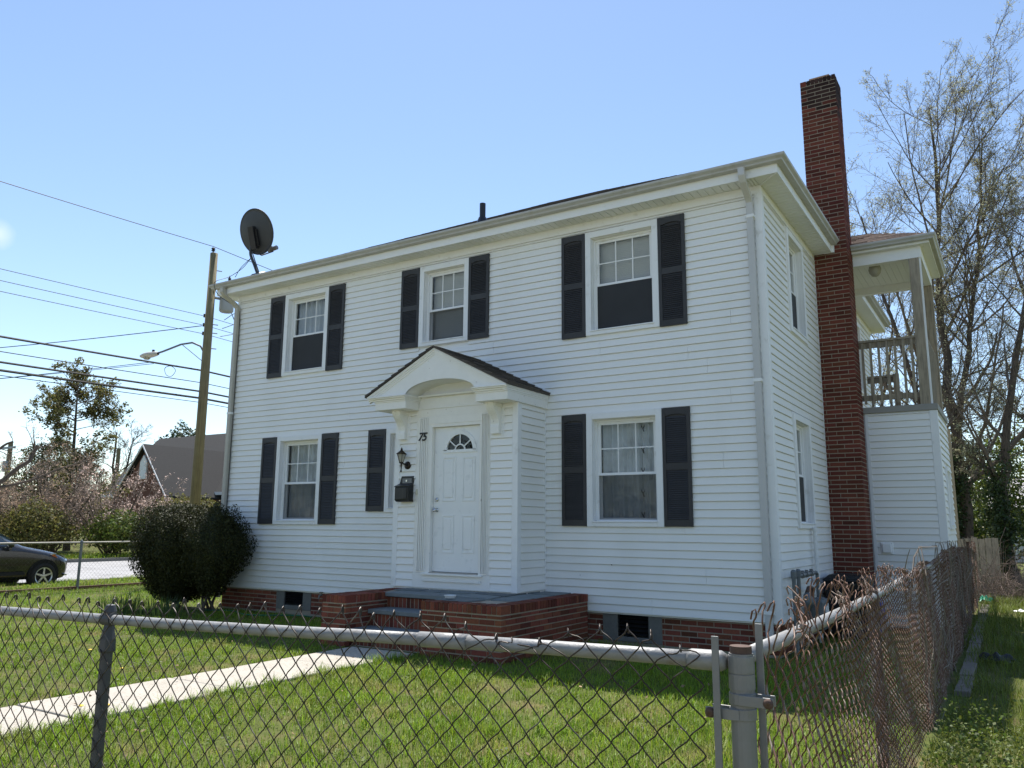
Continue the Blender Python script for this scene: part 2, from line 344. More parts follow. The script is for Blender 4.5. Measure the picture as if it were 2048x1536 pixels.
def siding(parent, M, a0, a1, z0, z1, holes, seed=0, seams=True, join=False):
    r = random.Random(seed); k = 0; z = z0; seam = []; jb = MB()
    while z < z1-0.01:
        zt = min(z+PIT, z1)
        if k % 2 == 0:
            s0 = a0 + r.uniform(0.4, 3.4); seam = []
            while s0 < a1-0.25:
                seam.append(s0); s0 += 3.66 - r.uniform(0, 0.05)
            if not seams or r.random() < 0.45: seam = []
        iv = [(a0, a1)]
        for h in holes:
            if h[2] < zt-0.03 and h[3] > z+0.03:
                iv = [q for p, q2 in iv for q in ((p, min(q2, h[0])), (max(p, h[1]), q2)) if q[1]-q[0] > 0.01]
        for sx in seam:
            iv = [q for p, q2 in iv for q in (((p, sx-0.0016), (sx+0.0016, q2)) if p < sx-0.03 and q2 > sx+0.03 else ((p, q2),))]
        j = r.uniform(-0.0006, 0.0006)
        for i, (p, q) in enumerate(iv):
            b = jb if join else MB()
            e = 0.0012*(i % 2)
            prof = [(0.0, z), (0.0235+e+j, z+0.0005), (0.0245+e+j, z+0.004), (0.0075+e, zt-0.0055), (0.0, zt-0.0055)]
            b.prism(prof, lambda bb, zz: M(p, bb, zz), lambda bb, zz: M(q, bb, zz))
            if not join: b.build('siding_course', vinyl, parent)
        z += PIT; k += 1
    if join: jb.build('rear_siding', vinyl, parent)['kind'] = 'stuff'
SW = 0.3775
def shutter(M, a0, z0, z1):
    a1 = a0+SW; b = MB(); B0, B1 = 0.02, 0.05
    b.box(a0, a0+0.045, B0, B1, z0, z1, M); b.box(a1-0.045, a1, B0, B1, z0, z1, M)
    zm = z0+(z1-z0)*0.5
    for za, zb in ((z0, z0+0.085), (zm-0.045, zm+0.045), (z1-0.085, z1)): b.box(a0+0.045, a1-0.045, B0, B1-0.002, za, zb, M)
    b.box(a0+0.045, a1-0.045, B0, B0+0.006, z0+0.085, z1-0.085, M)
    # arched head of the upper louvre field
    n = 8; am = (a0+a1)/2; hw = SW/2-0.045
    for i in range(n):
        u0, u1 = -1+2*i/n, -1+2*(i+1)/n; um = (u0+u1)/2
        b.box(am+u0*hw, am+u1*hw, B0+0.006, B1-0.004, z1-0.085-0.028*(um*um), z1-0.084, M)
    o = b.build('shutter', shutm, house, bevel=0.003)
    l = MB()
    for za, zb in ((z0+0.09, zm-0.05), (zm+0.05, z1-0.115)):
        n = int((zb-za)/0.026)
        for i in range(n):
            z = za+(i+0.5)*(zb-za)/n
            l.prism([(B0+0.007, z+0.012), (B1-0.009, z-0.0115), (B1-0.003, z-0.0095), (B0+0.013, z+0.016)], lambda bb, zz: M(a0+0.045, bb, zz), lambda bb, zz: M(a1-0.045, bb, zz))
    l.build('louvre', shutm, o)
    for aa in (a0+0.022, a1-0.022):
        for zz in (z0+0.05, zm, z1-0.05): s = MB(); s.box(aa-0.004, aa+0.004, B1, B1+0.004, zz-0.004, zz+0.004, M); s.build('screw', blackm, o)
def window(M, a0, a1, z0, z1, split, inside='blind', lower='screen', grid=(3, 2), sill=True, cw=0.088):
    c = MB(); B1 = 0.044
    c.box(a0, a0+cw, -0.03, B1, z0, z1, M); c.box(a1-cw, a1, -0.03, B1, z0, z1, M)
    c.box(a0+cw, a1-cw, -0.03, B1+0.001, z1-cw, z1-0.0005, M); c.box(a0+cw, a1-cw, -0.03, B1+0.003, z0+0.0005, z0+0.055, M)
    for q0, q1, w0, w1 in ((a0-0.012, a0, z0-0.012, z1+0.012), (a1, a1+0.012, z0-0.012, z1+0.012), (a0, a1, z1, z1+0.012), (a0, a1, z0-0.012, z0)): c.box(q0, q1, 0.0, 0.022, w0, w1, M)
    c.box(a0+cw-0.012, a1-cw+0.012, 0.02, 0.058, z0+0.056, z0+0.074, M)
    o = c.build('window', trim, house, bevel=0.004)
    i0, i1, j0, j1 = a0+cw, a1-cw, z0+0.056, z1-cw
    f = MB(); fw = 0.035
    f.box(i0, i0+fw, -0.15, -0.052, j0, j1, M); f.box(i1-fw, i1, -0.15, -0.052, j0, j1, M); f.box(i0, i0+0.006, -0.053, 0.0, j0, j1, M); f.box(i1-0.006, i1, -0.053, 0.0, j0, j1, M); f.box(i0+0.006, i1-0.006, -0.053, 0.0, j1-0.006, j1, M)
    f.box(i0+fw, i1-fw, -0.15, -0.055, j1-fw, j1-0.0065, M); f.box(i0+fw, i1-fw, -0.15, -0.02, j0, j0+fw*0.7, M)
    f.build('jamb', trim, o)
    g0, g1, h0, h1 = i0+fw, i1-fw, j0+fw*0.7, j1-fw; st = 0.042
    for nm, za, zb, bb in (('upper_sash', split-0.02, h1, -0.075), ('lower_sash', h0, split+0.02, -0.107)):
        s = MB()
        s.box(g0, g0+st, bb-0.025, bb, za, zb, M); s.box(g1-st, g1, bb-0.025, bb, za, zb, M)
        s.box(g0+st, g1-st, bb-0.025, bb+0.001, zb-st*0.9, zb, M); s.box(g0+st, g1-st, bb-0.025, bb+0.001, za, za+st*0.9, M)
        s.build(nm, trim, o)
        p = MB(); p.add([M(g0+st-0.004, bb-0.013, za+st*0.8), M(g1-st+0.004, bb-0.013, za+st*0.8), M(g1-st+0.004, bb-0.013, zb-st*0.8), M(g0+st-0.004, bb-0.013, zb-st*0.8)], [(0, 1, 2, 3)]); p.build('pane', glassm, o)
    mu = MB(); za, zb = split+0.018, h1-st*0.9
    for i in range(1, grid[0]):
        aa = g0+st+(g1-g0-2*st)*i/grid[0]; mu.box(aa-0.008, aa+0.008, -0.0865, -0.081, za, zb, M)
    for i in range(1, grid[1]):
        zz = za+(zb-za)*i/grid[1]; mu.box(g0+st, g1-st, -0.0868, -0.0805, zz-0.008, zz+0.008, M)
    mu.build('muntin', trim, o)
    if lower:
        s = MB(); s.add([M(g0+0.012, -0.069, h0+0.012), M(g1-0.012, -0.069, h0+0.012), M(g1-0.012, -0.069, split-0.012), M(g0+0.012, -0.069, split-0.012)], [(0, 1, 2, 3)])
        s.build('insect_screen', screenm if lower == 'screen' else screenl, o)
        s = MB()
        for q in ((g0, g0+0.014, h0, split-0.004), (g1-0.014, g1, h0, split-0.004)): s.box(q[0], q[1], -0.073, -0.063, q[2], q[3], M)
        s.box(g0+0.014, g1-0.014, -0.073, -0.064, h0, h0+0.014, M); s.box(g0+0.014, g1-0.014, -0.073, -0.064, split-0.018, split-0.004, M)
        s.build('screen_frame', trim, o)
    if inside == 'blind':
        s = MB(); n = int((h1-h0)/0.026)
        for i in range(n):
            z = h0+0.01+i*(h1-h0-0.02)/n
            s.prism([(-0.190, z), (-0.168, z+0.016), (-0.168, z+0.0175), (-0.190, z+0.0015)], lambda bb, zz: M(g0+0.01, bb, zz), lambda bb, zz: M(g1-0.01, bb, zz))
        s.build('blind', blindm, o)
    elif inside in ('curtain', 'lace'):
        n = 60; V = []; Q = []
        for i in range(n+1):
            t = i/n; aa = g0+0.005+(g1-g0-0.01)*t; bb = -0.21+0.022*math.sin(t*34+2*math.sin(t*5))+0.01*math.sin(t*71)
            V += [M(aa, bb, h0), M(aa, bb*1.0, h1)]
        Q = [(2*i, 2*i+2, 2*i+3, 2*i+1) for i in range(n)]
        s = MB(); s.add(V, Q); s.build('curtain', curtainm, o)
        if inside == 'lace':
            s = MB(); am = g0+(g1-g0)*0.73
            for i, z in enumerate([h1-0.10-i*0.29 for i in range(5)]):
                am2 = am-0.02*i/4
                for sg in (-1, 1):
                    s.prism([(am2, z), (am2+sg*0.022, z+0.05), (am2+sg*0.026, z+0.02), (am2+sg*0.012, z-0.005)], lambda aa, zz: M(aa, -0.172, zz), lambda aa, zz: M(aa, -0.169, zz))
                s.prism([(am2-0.012, z), (am2+0.012, z), (am2+0.022, z-0.055), (am2+0.004, z-0.05)], lambda aa, zz: M(aa, -0.172, zz), lambda aa, zz: M(aa, -0.169, zz))
            s.box(am-0.016, am-0.013, -0.172, -0.169, h0+0.25, h1-0.12, M)
            s.build('bow_motif', curtaind, o)
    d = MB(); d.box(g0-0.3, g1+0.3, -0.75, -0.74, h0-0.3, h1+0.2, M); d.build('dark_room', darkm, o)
    return o
# --- windows: outer casing a0,a1,z0,z1
FW = {'ul': (-8.654, -7.551, 4.140, 5.660, 4.885), 'um': (-5.505, -4.530, 4.325, 5.660, 4.925), 'ur': (-2.491, -1.389, 4.140, 5.660, 4.885),
      'll': (-8.655, -7.553, 1.500, 3.040, 2.215), 'lm': (-6.107, -5.290, 1.700, 3.040, 2.35), 'lr': (-2.498, -1.395, 1.500, 3.040, 2.205)}
fholes = [(w[0]+0.02, w[1]-0.02, w[2]+0.02, w[3]-0.02) for w in FW.values()]
sholes = [(w[0]-0.003, w[1]+0.003, w[2]-0.003, w[3]+0.003) for w in FW.values()]
BX0, BX1, BY, BZT = -5.264, -3.170, -0.756, 3.42
fw_ = wall('front_wall', MF, -9.98, -0.12, 0.38, 5.86, fholes)
siding(fw_, MF, -9.985, -0.075, Z0, 5.72, sholes + [(BX0+0.02, BX1-0.02, 0.6, BZT)], 3)
window(MF, *FW['ul'], inside='curtain', lower='screen'); window(MF, *FW['um'], inside='blind', lower='light'); window(MF, *FW['ur'], inside='blind', lower='screen')
window(MF, *FW['ll'], inside='curtain', lower='light'); window(MF, *FW['lm'], inside='curtain', lower='light', grid=(2, 2)); window(MF, *FW['lr'], inside='lace', lower='light')
for kx, zb, zt in (('ul', 4.133, 5.658), ('um', 4.329, 5.658), ('ur', 4.133, 5.658), ('ll', 1.507, 3.033), ('lr', 1.507, 3.033)):
    shutter(MF, FW[kx][0]-SW-0.004, zb, zt); shutter(MF, FW[kx][1]+0.004, zb, zt)
shutter(MF, FW['lm'][0]-SW-0.004, 1.717, 3.033)
# --- right wall of the main block
SWN = {'u': (1.19, 2.20, 4.165, 5.675, 4.90), 'l': (1.04, 2.03, 1.495, 3.02, 2.22)}
sh_ = [(w[0]+0.02, w[1]-0.02, w[2]+0.02, w[3]-0.02) for w in SWN.values()]; ss_ = [(w[0]-0.003, w[1]+0.003, w[2]-0.003, w[3]+0.003) for w in SWN.values()]
RW2 = (6.5, 7.35, 4.15, 5.60, 4.85)
rw = wall('right_wall', MS, 0.0, 9.0, 0.38, 5.86, sh_ + [(RW2[0]+0.02, RW2[1]-0.02, RW2[2]+0.02, RW2[3]-0.02)])
siding(rw, MS, 0.075, 3.17, Z0, 5.72, ss_, 5); siding(rw, MS, 5.62, 8.95, Z0, 5.72, [(RW2[0], RW2[1], RW2[2], RW2[3])], 6, join=True)
siding(rw, MS, 3.75, 5.6, 3.36, 5.72, [], 9, join=True)
window(MS, *SWN['u'], inside='blind', lower='screen'); window(MS, *SWN['l'], inside='blind', lower='screen'); window(MS, *RW2, inside='blind', lower='screen')
lw = wall('left_wall', MLx(-9.98), 0.0, 9.0, 0.38, 5.86, []); siding(lw, MLx(-9.98), 0.0, 9.0, Z0, 5.72, [], 8, join=True)
bw = wall('back_wall', lambda a, b, z: (a, 9.0+b, z), -9.98, 0.0, 0.38, 5.86, [])
# --- corner posts, frieze
c = MB(); c.box(-0.078, 0.004, -0.022, 0.0, Z0-0.01, 5.735); c.box(-0.0775, 0.0215, -0.0215, 0.08, Z0-0.012, 5.734); c.build('corner_post', trim, house, bevel=0.006)
c = MB(); c.box(-10.0, -9.93, -0.021, 0.08, Z0-0.01, 5.735); c.build('corner_post', trim, house, bevel=0.006)
f = MB(); f.box(-9.99, 0.018, -0.019, 0.0, 5.722, 5.85); f.box(-9.99, 0.018, -0.027, -0.0185, 5.722, 5.742); f.build('frieze_board', trim, house)
f = MB(); f.box(0.0, 0.0185, 0.001, 9.0, 5.723, 5.85); f.box(0.018, 0.0265, 0.0, 3.15, 5.723, 5.743); f.build('frieze_board', trim, house)
f = MB(); f.box(3.148, 3.158, 0, 0.02, Z0, 5.72, MS); f.build('edge_trim', trim, house)
# --- soffit panels (three grooves each), fascia, gutter
OF, OG, ZF, ZG = 0.275, 0.416, 5.832, 6.035
def soffit_run(M, a0, a1, w0, w1, z, flipn=False):
    a = a0
    while a < a1-0.01:
        b = min(a+0.3048, a1); p = MB(); n = 3
        for i in range(n):
            p.box(a+(b-a)*i/n+0.006, a+(b-a)*(i+1)/n-0.006, w0, w1, z, z+0.011, M)
        p.box(a, b, w0, w1, z+0.010, z+0.016, M); p.build('soffit_panel', soffitm, house); a = b
soffit_run(MF, -10.2, 0.0, 0.02, OF-0.003, ZF+0.004); soffit_run(MS, 0.0, 3.16, 0.02, OF-0.003, ZF+0.004); soffit_run(MS, 5.85, 9.2, 0.02, OF-0.003, ZF+0.004)
cs = MB(); cs.box(0.003, OF-0.003, -OF+0.003, -0.003, ZF+0.005, ZF+0.016); cs.build('soffit_corner', soffitm, house)
cs = MB(); cs.tube([(0.0, 0.0, ZF+0.002), (OF, -OF, ZF+0.002)], 0.012, 6); cs.build('soffit_joint', soffitm, house)
fa = MB()
fa.box(-10.0-OF, OF, -OF-0.02, -OF, ZF, 6.005); fa.build('fascia', trim, house)
for y0, y1 in ((-OF, 3.16), (5.85, 9.0+OF)):
    fa = MB(); fa.box(OF, OF+0.0195, y0-0.0195 if y0 < 0 else y0, y1, ZF+0.0003, 6.0045); fa.build('fascia', trim, house)
fa = MB(); fa.box(-10.0-OF-0.02, -10.0-OF, -OF-0.0198, 9.3, ZF+0.0003, 6.0045); fa.build('fascia', trim, house)
fa = MB(); fa.box(OF-0.1, OF+0.06, 3.118, 3.155, ZF-0.001, 6.004); fa.build('fascia_return', trim, house)
# K-style gutter: profile (outward from fascia, z)
def kprof(s=1.0): return [(0.0, -0.086), (0.062, -0.086), (0.078, -0.078), (0.083, -0.060), (0.098, -0.046), (0.116, -0.032), (0.121, -0.016), (0.121, -0.002), (0.114, 0.0), (0.110, -0.004), (0.110, -0.026), (0.075, -0.062), (0.058, -0.079), (0.004, -0.079), (0.004, -0.004), (0.0, -0.004)]
gu = MB(); o0 = OF+0.02
gu.prism(kprof(), lambda b, z: (-10.0-o0-b, -o0-b, ZG+z), lambda b, z: (o0+b, -o0-b, ZG+z)); gu.build('gutter', gutterm, house)
gu = MB(); gu.prism(kprof(), lambda b, z: (o0+b, -o0-b, ZG+z-0.0004), lambda b, z: (o0+b, 3.15, ZG+z-0.0004)); gu.build('gutter', gutterm, house)
gu = MB(); gu.prism(kprof(), lambda b, z: (o0+b, 5.85, ZG+z), lambda b, z: (o0+b, 9.3, ZG+z)); gu.build('gutter', gutterm, house)
# --- downspouts
def downspout(name, path, w, d, m_, straps, M):
    """rectangular pipe along path of (a, b, z) with corrugated-looking edges"""
    P = MB(); pts = [Vector(p) for p in path]; n = len(pts); ring = []
    for i, p in enumerate(pts):
        ring.append([(p.x-w/2, p.y-d/2), (p.x+w/2, p.y-d/2), (p.x+w/2, p.y+d/2), (p.x-w/2, p.y+d/2)])
    V = []
    for i, p in enumerate(pts):
        t = (pts[min(i+1, n-1)]-pts[max(i-1, 0)]).normalized()
        nb = Vector((0, -t.z, t.y)) if abs(t.x) < 1e-6 else Vector((0, 1, 0))     # in the b-z plane
        if abs(t.x) >= 1e-6:
            h = Vector((t.z, 0, -t.x)).normalized()
            for sa, sb in ((-1, -1), (1, -1), (1, 1), (-1, 1)):
                q = p + h*(sa*w/2)*(-1 if t.z < 0 else 1) + Vector((0, 1, 0))*(sb*d/2); V.append(M(*q))
        else:
            nb = nb.normalized()*(-1 if t.z < 0 else 1)
            for sa, sb in ((-1, -1), (1, -1), (1, 1), (-1, 1)):
                q = p + Vector((1, 0, 0))*(sa*w/2) + Vector((0, -nb.y, -nb.z))*(sb*d/2); V.append(M(*q))
    Q = [(i*4+j, i*4+(j+1) % 4, (i+1)*4+(j+1) % 4, (i+1)*4+j) for i in range(n-1) for j in range(4)] + [(0, 1, 2, 3), ((n-1)*4, (n-1)*4+3, (n-1)*4+2, (n-1)*4+1)]
    P.add(V, Q); o = P.build(name, m_, house, bevel=0.006)
    for z in straps:
        s = MB(); pp = pts[-2]; s.box(pp.x-w/2-0.012, pp.x+w/2+0.012, pp.y-d/2-0.01, pp.y+d/2+0.004, z-0.02, z+0.02, M); s.build('strap', trim, o, bevel=0.003)
    return o
downspout('downspout', [(-0.122, 0.375, 5.96), (-0.122, 0.375, 5.86), (-0.122, 0.33, 5.80), (-0.122, 0.11, 5.66), (-0.122, 0.062, 5.60), (-0.122, 0.062, 0.30), (-0.122, 0.062, 0.12)], 0.082, 0.065, spoutm, (5.42, 3.29, 0.52), MF)
downspout('downspout', [(-10.04, 0.36, 5.95), (-10.04, 0.36, 5.85), (-10.03, 0.30, 5.78), (-9.97, 0.12, 5.66), (-9.95, 0.064, 5.58), (-9.95, 0.064, 0.35), (-9.95, 0.064, 0.2)], 0.085, 0.075, spoutL, (3.55, 1.2), MF)
# --- hip roof
RS = 0.503; X0, X1, Y0, Y1 = -10.0-OF-0.04, OF+0.04, -OF-0.04, 9.0+OF+0.04; zr = 6.025
def roof_plane(parent, corners, mat_, course=0.14, tab=0.33, thick=0.008, name='shingle', obj=False, seed=1):
    """corners: eave a, eave b, top b, top a (trapezoid). Lays shingle tabs course by course."""
    r = random.Random(seed); A, B, Cc, D = [Vector(q) for q in corners]
    up = ((Cc+D)/2-(A+B)/2); nrm = (B-A).cross(D-A).normalized()
    if nrm.z < 0: nrm = -nrm
    H = up.length; n = max(1, int(H/course)); mb = MB(); out = []
    for i in range(n):
        t0, t1 = i/n, min(1.0, (i+1.35)/n)
        L0, R0, L1, R1 = A.lerp(D, t0), B.lerp(Cc, t0), A.lerp(D, t1), B.lerp(Cc, t1)
        w = (R0-L0).length; k = max(1, int(round(w/tab))); off = (i % 2)*0.5
        cuts = sorted({0.0, 1.0} | {(j+off)/k for j in range(k+1) if 0.001 < (j+off)/k < 0.999})
        for u0, u1 in zip(cuts[:-1], cuts[1:]):
            g_ = 0.004/max(w, .1); h = thick*r.uniform(0.7, 1.4); lift = nrm*(0.012)
            p = [L0.lerp(R0, u0+g_), L0.lerp(R0, u1-g_), L1.lerp(R1, u1-g_), L1.lerp(R1, u0+g_)]
            V = [q+nrm*0.001 for q in p] + [p[0]+lift+nrm*h, p[1]+lift+nrm*h, p[2]+nrm*0.004, p[3]+nrm*0.004]
            if obj:
                m1 = MB(); m1.add(V, BOXF); m1.build(name, mat_, parent)
            else: mb.add(V, BOXF)
    if not obj:
        o = mb.build(name, mat_, parent); o['kind'] = 'stuff'
ry = (Y0+Y1)/2; hy = (Y1-Y0)/2; rz = zr+RS*hy; rxa, rxb = X0+hy, X1-hy
deck = MB()
cor = [(X0, Y0, zr), (X1, Y0, zr), (X1, Y1, zr), (X0, Y1, zr), (rxa, ry, rz), (rxb, ry, rz)]
deck.add(cor, [(0, 1, 5, 4), (2, 3, 4, 5)], [(1, 2, 5), (3, 0, 4)]); deck.add([(x, y, z-0.02) for x, y, z in cor[:4]], [(3, 2, 1, 0)])
ro = deck.build('roof', shingle, house)
at_ = MB(); at_.box(-9.97, -0.01, 0.01, 8.99, 5.82, 6.0); at_.build('attic_light_block', soffitm, house)  # unseen solid filler added to stop sun leaking through the attic
fa = MB(); fa.box(-10.0-OF, OF, 9.0+OF, 9.0+OF+0.02, ZF, 6.0045); fa.box(-10.0-OF+0.01, OF-0.01, 9.0, 9.0+OF, ZF+0.005, ZF+0.015); fa.box(-10.0-OF+0.01, -10.0, -OF+0.01, 9.0, ZF+0.0045, ZF+0.0145); fa.build('rear_eave', trim, house)
roof_plane(ro, [cor[0], cor[1], cor[5], cor[4]], shingle, seed=2, name='front_shingles'); roof_plane(ro, [cor[1], cor[2], Vector(cor[5])+Vector((0, 0.02, 0)), cor[5]], shingle, seed=3, name='side_shingles')
cp = MB(); cp.tube([cor[0], cor[4], cor[5], cor[1]], 0.016, 6); cp.build('ridge_cap', shingle, ro)
vp = MB(); vp.lathe([(0.055, 0), (0.055, 0.42), (0.045, 0.42), (0.045, 0.3)], (-5.34, 1.5, 6.87), 14); vp.lathe([(0.12, 0), (0.07, 0.12)], (-5.34, 1.5, 6.9), 14); vp.build('vent_pipe', blackm, ro, smooth=False)
# ---------------------------------------------------------------- bricks
BRICKS = []       # (verts, distance) of every house brick; the nearest become objects
def brick_box(M, a0, a1, b0, b1, z0, z1):
    e = 0.0025
    return [M(a0, b0, z0), M(a1, b0, z0), M(a1, b1, z0+e), M(a0, b1, z0+e), M(a0, b0, z1), M(a1, b0, z1), M(a1, b1, z1-e), M(a0, b1, z1-e)]
def brick_run(M, a0, a1, z0, z1, holes=(), ch=0.0677, bl=0.2033, mj=0.0092, proud=0.003, depth=0.09, seed=0, start=0.0):
    r = random.Random(seed); out = []; z = z0; k = 0
    while z < z1-0.02:
        zt = min(z+ch-mj, z1); a = a0-(bl+mj)*(0.5 if k % 2 else 0.0)+start
        while a < a1:
            p, q = max(a, a0), min(a+bl, a1); segs = [(p, q)]
            for h in holes:
                if h[2] < zt-0.005 and h[3] > z+0.005: segs = [s2 for s0, s1 in segs for s2 in ((s0, min(s1, h[0])), (max(s0, h[1]), s1)) if s2[1]-s2[0] > 0.02]
            for p, q in segs:
                if q-p > 0.02: out.append(brick_box(M, p, q, -depth, proud+r.uniform(-0.001, 0.0015), z+r.uniform(0, .001), zt))
            a += bl+mj
        z += ch; k += 1
    return out
def place_bricks(lst, parent, mat_, limit, stuffname):
    d = [((Vector(b[6])+Vector(b[1]))/2-CAM).length for b in lst]; order = sorted(range(len(lst)), key=lambda i: d[i])
    rest = MB()
    for n, i in enumerate(order):
        if n < limit:
            o_ = MB(); o_.add(lst[i], BOXF); o_.build('brick', mat_, parent)
        else: rest.add(lst[i], BOXF)
    if rest.v: rest.build(stuffname, mat_, parent)['kind'] = 'stuff'
# foundation
VENT = [(-8.52, -7.69, 0.08, 0.40, -8.325, -7.88, 0.15), (-2.31, -1.49, 0.04, 0.40, -2.10, -1.67, 0.10)]
MFF = lambda a, b, z: (a, 0.035-b, z); MSF = lambda a, b, z: (-0.035+b, a, z)
vh = [(v[0]-0.005, v[1]+0.005, v[2]-0.005, v[3]) for v in VENT]
fo = MB()
for r_ in rects_minus(-9.95, -0.04, -0.1, 0.385, [(v[0], v[1], v[2], 0.385) for v in VENT]): fo.box(r_[0], r_[1], -0.2, 0.0, r_[2], r_[3], MFF)
fo.box(0.24, 9.0, -0.2, 0.0, -0.1, 0.385, MSF); fo.box(-9.95, -9.75, 0.24, 9.0, -0.1, 0.385); fo.box(-9.95, -0.04, 8.8, 8.96, -0.1, 0.385)
fnd = fo.build('foundation', mortarm, house)
fb = brick_run(MFF, -9.95, -0.035, 0.03, 0.392, vh, seed=1) + brick_run(MSF, 0.04, 8.9, 0.03, 0.392, seed=2, start=0.1)
place_bricks(fb, fnd, brickm, 170, 'far_bricks')
for v in VENT:
    b = MB(); b.box(v[0], v[4], -0.12, 0.012, v[2], 0.392, MFF); b.box(v[5], v[1], -0.12, 0.012, v[2], 0.392, MFF); b.box(v[4], v[5], -0.12, 0.018, v[2], v[6], MFF)
    o = b.build('vent_block', blockm, fnd, bevel=0.006)
    b = MB(); b.box(v[4], v[5], -0.12, -0.10, v[6], 0.392, MFF); b.build('vent_back', darkm, fnd)
    b = MB(); n = 5
    for i in range(n):
        z = v[6]+0.02+i*(0.36-v[6])/n; b.prism([(-0.06, z+0.03), (-0.02, z), (-0.016, z+0.004), (-0.056, z+0.034)], lambda bb, zz: MFF(v[4]+0.012, bb, zz), lambda bb, zz: MFF(v[5]-0.012, bb, zz))
    b.box(v[4], v[4]+0.015, -0.07, -0.01, v[6], 0.39, MFF); b.box(v[5]-0.015, v[5], -0.07, -0.01, v[6], 0.39, MFF); b.box(v[4], v[5], -0.07, -0.011, v[6], v[6]+0.015, MFF); b.build('vent_louvre', blackm, fnd)
# chimney: pinwheel ring courses
CX0, CX1, CY0, CY1, CZT = -0.034, 0.516, 3.16, 3.67, 8.86
cb = []; vis = []
ch = 0.0677; mj = 0.0088; bl = 0.203; bd = 0.092
nC = int(CZT/ch); rr = random.Random(4)
def ring_course(z0, z1, k, hl=bl):
    ccw = k % 2
    runs = [(lambda a, b, z: (a, CY0-b, z), CX0, CX1, 'f'), (lambda a, b, z: (CX1+b, a, z), CY0, CY1, 'r'), (lambda a, b, z: (CX0+CX1-a, CY1+b, z), CX0, CX1, 'b'), (lambda a, b, z: (CX0-b, CY0+CY1-a, z), CY0, CY1, 'l')]
    for M, a0, a1, f in runs:
        if ccw: s, e = a0, a1-bd-mj
        else: s, e = a0+bd+mj, a1
        n = max(1, int(round((e-s)/(hl+mj)))); w = (e-s+mj)/n
        for i in range(n):
            bx = brick_box(M, s+i*w, s+(i+1)*w-mj, -bd, rr.uniform(-0.0015, 0.002), z0, z1-mj)
            (vis if f in 'fr' else cb).append(bx)
for k in range(nC): ring_course(k*ch, (k+1)*ch, k)
zt = nC*ch; ring_course(zt, zt+0.10, 0, 0.06)
co = MB(); co.box(CX0+0.012, CX1-0.012, CY0+0.012, CY1-0.012, -0.1, zt+0.03)
chm = co.build('chimney', mortarm, house)
core = MB(); core.box(CX0+0.004, CX1-0.004, CY0+0.004, CY1-0.004, 0, zt+0.04); core.build('mortar_joints', mortarm, chm)
vis = [b for b in vis]
sooty = [b for b in vis if b[0][2] > zt-0.62 and rr.random() < (b[0][2]-zt+0.62)/0.35]; ids = {id(b) for b in sooty}
place_bricks([b for b in vis if id(b) not in ids], chm, brickC, 130, 'upper_bricks')
sb_ = MB()
for b in sooty: sb_.add(b, BOXF)
sb_.build('sooty_bricks', mat('sooty brick', (0.05, 0.027, 0.023), 0.9, spec=0.15, var=0.35, vscale=25, rnd=0.4), chm)['kind'] = 'stuff'
rb = MB()
for b in cb: rb.add(b, BOXF)
rb.build('rear_bricks', brickC, chm)['kind'] = 'stuff'
fl = MB(); fx0, fx1, fy0, fy1 = 0.09, 0.41, 3.27, 3.56
for q in ((fx0, fx1, fy0, fy0+0.02), (fx0, fx1, fy1-0.02, fy1), (fx0, fx0+0.02, fy0+0.02, fy1-0.02), (fx1-0.02, fx1, fy0+0.02, fy1-0.02)): fl.box(q[0], q[1], q[2], q[3], zt, zt+0.175)
fl.build('flue_tile', mat('clay flue', (0.42, 0.25, 0.15), 0.85, var=0.15), chm)
# ================================================================ entrance vestibule
MB_ = MFy(BY)
DX0, DX1, DZ0, DZ1 = -4.598, -3.770, 0.863, 2.893
ev = MB()
for r_ in rects_minus(BX0+0.02, BX1-0.02, 0.60, 3.36, [(DX0-0.05, DX1+0.05, 0.84, DZ1+0.05)]): ev.box(r_[0], r_[1], -0.1, -0.001, r_[2], r_[3], MB_)
ev.box(BX1-0.12, BX1-0.001, BY+0.1, -0.03, 0.60, 3.36); ev.box(BX0+0.001, BX0+0.12, BY+0.1, -0.03, 0.60, 3.36)
vest = ev.build('vestibule', vinyl, house)
SZ0 = 0.645
siding(vest, MB_, BX0+0.07, -4.885, SZ0, 3.26, [], 21, False); siding(vest, MB_, -3.585, BX1-0.07, SZ0, 3.26, [], 22, False)
siding(vest, MSx(BX1), BY+0.075, -0.03, SZ0, 3.20, [], 23, False); siding(vest, MLx(BX0), BY+0.075, -0.03, SZ0, 3.20, [], 24, False, join=True)
for x0, x1 in ((BX0-0.02, BX0+0.07), (BX1-0.07, BX1+0.02)):
    c = MB(); c.box(x0, x1, BY-0.022, BY+0.08, SZ0-0.01, 3.24); c.build('corner_post', trim, vest, bevel=0.006)
c = MB(); c.box(BX1, BX1+0.022, -0.045, -0.017, SZ0, 3.17); c.build('inside_corner_trim', trim, vest)
c = MB(); c.box(BX0-0.022, BX0, -0.045, -0.017, SZ0, 3.17); c.build('inside_corner_trim', trim, vest)
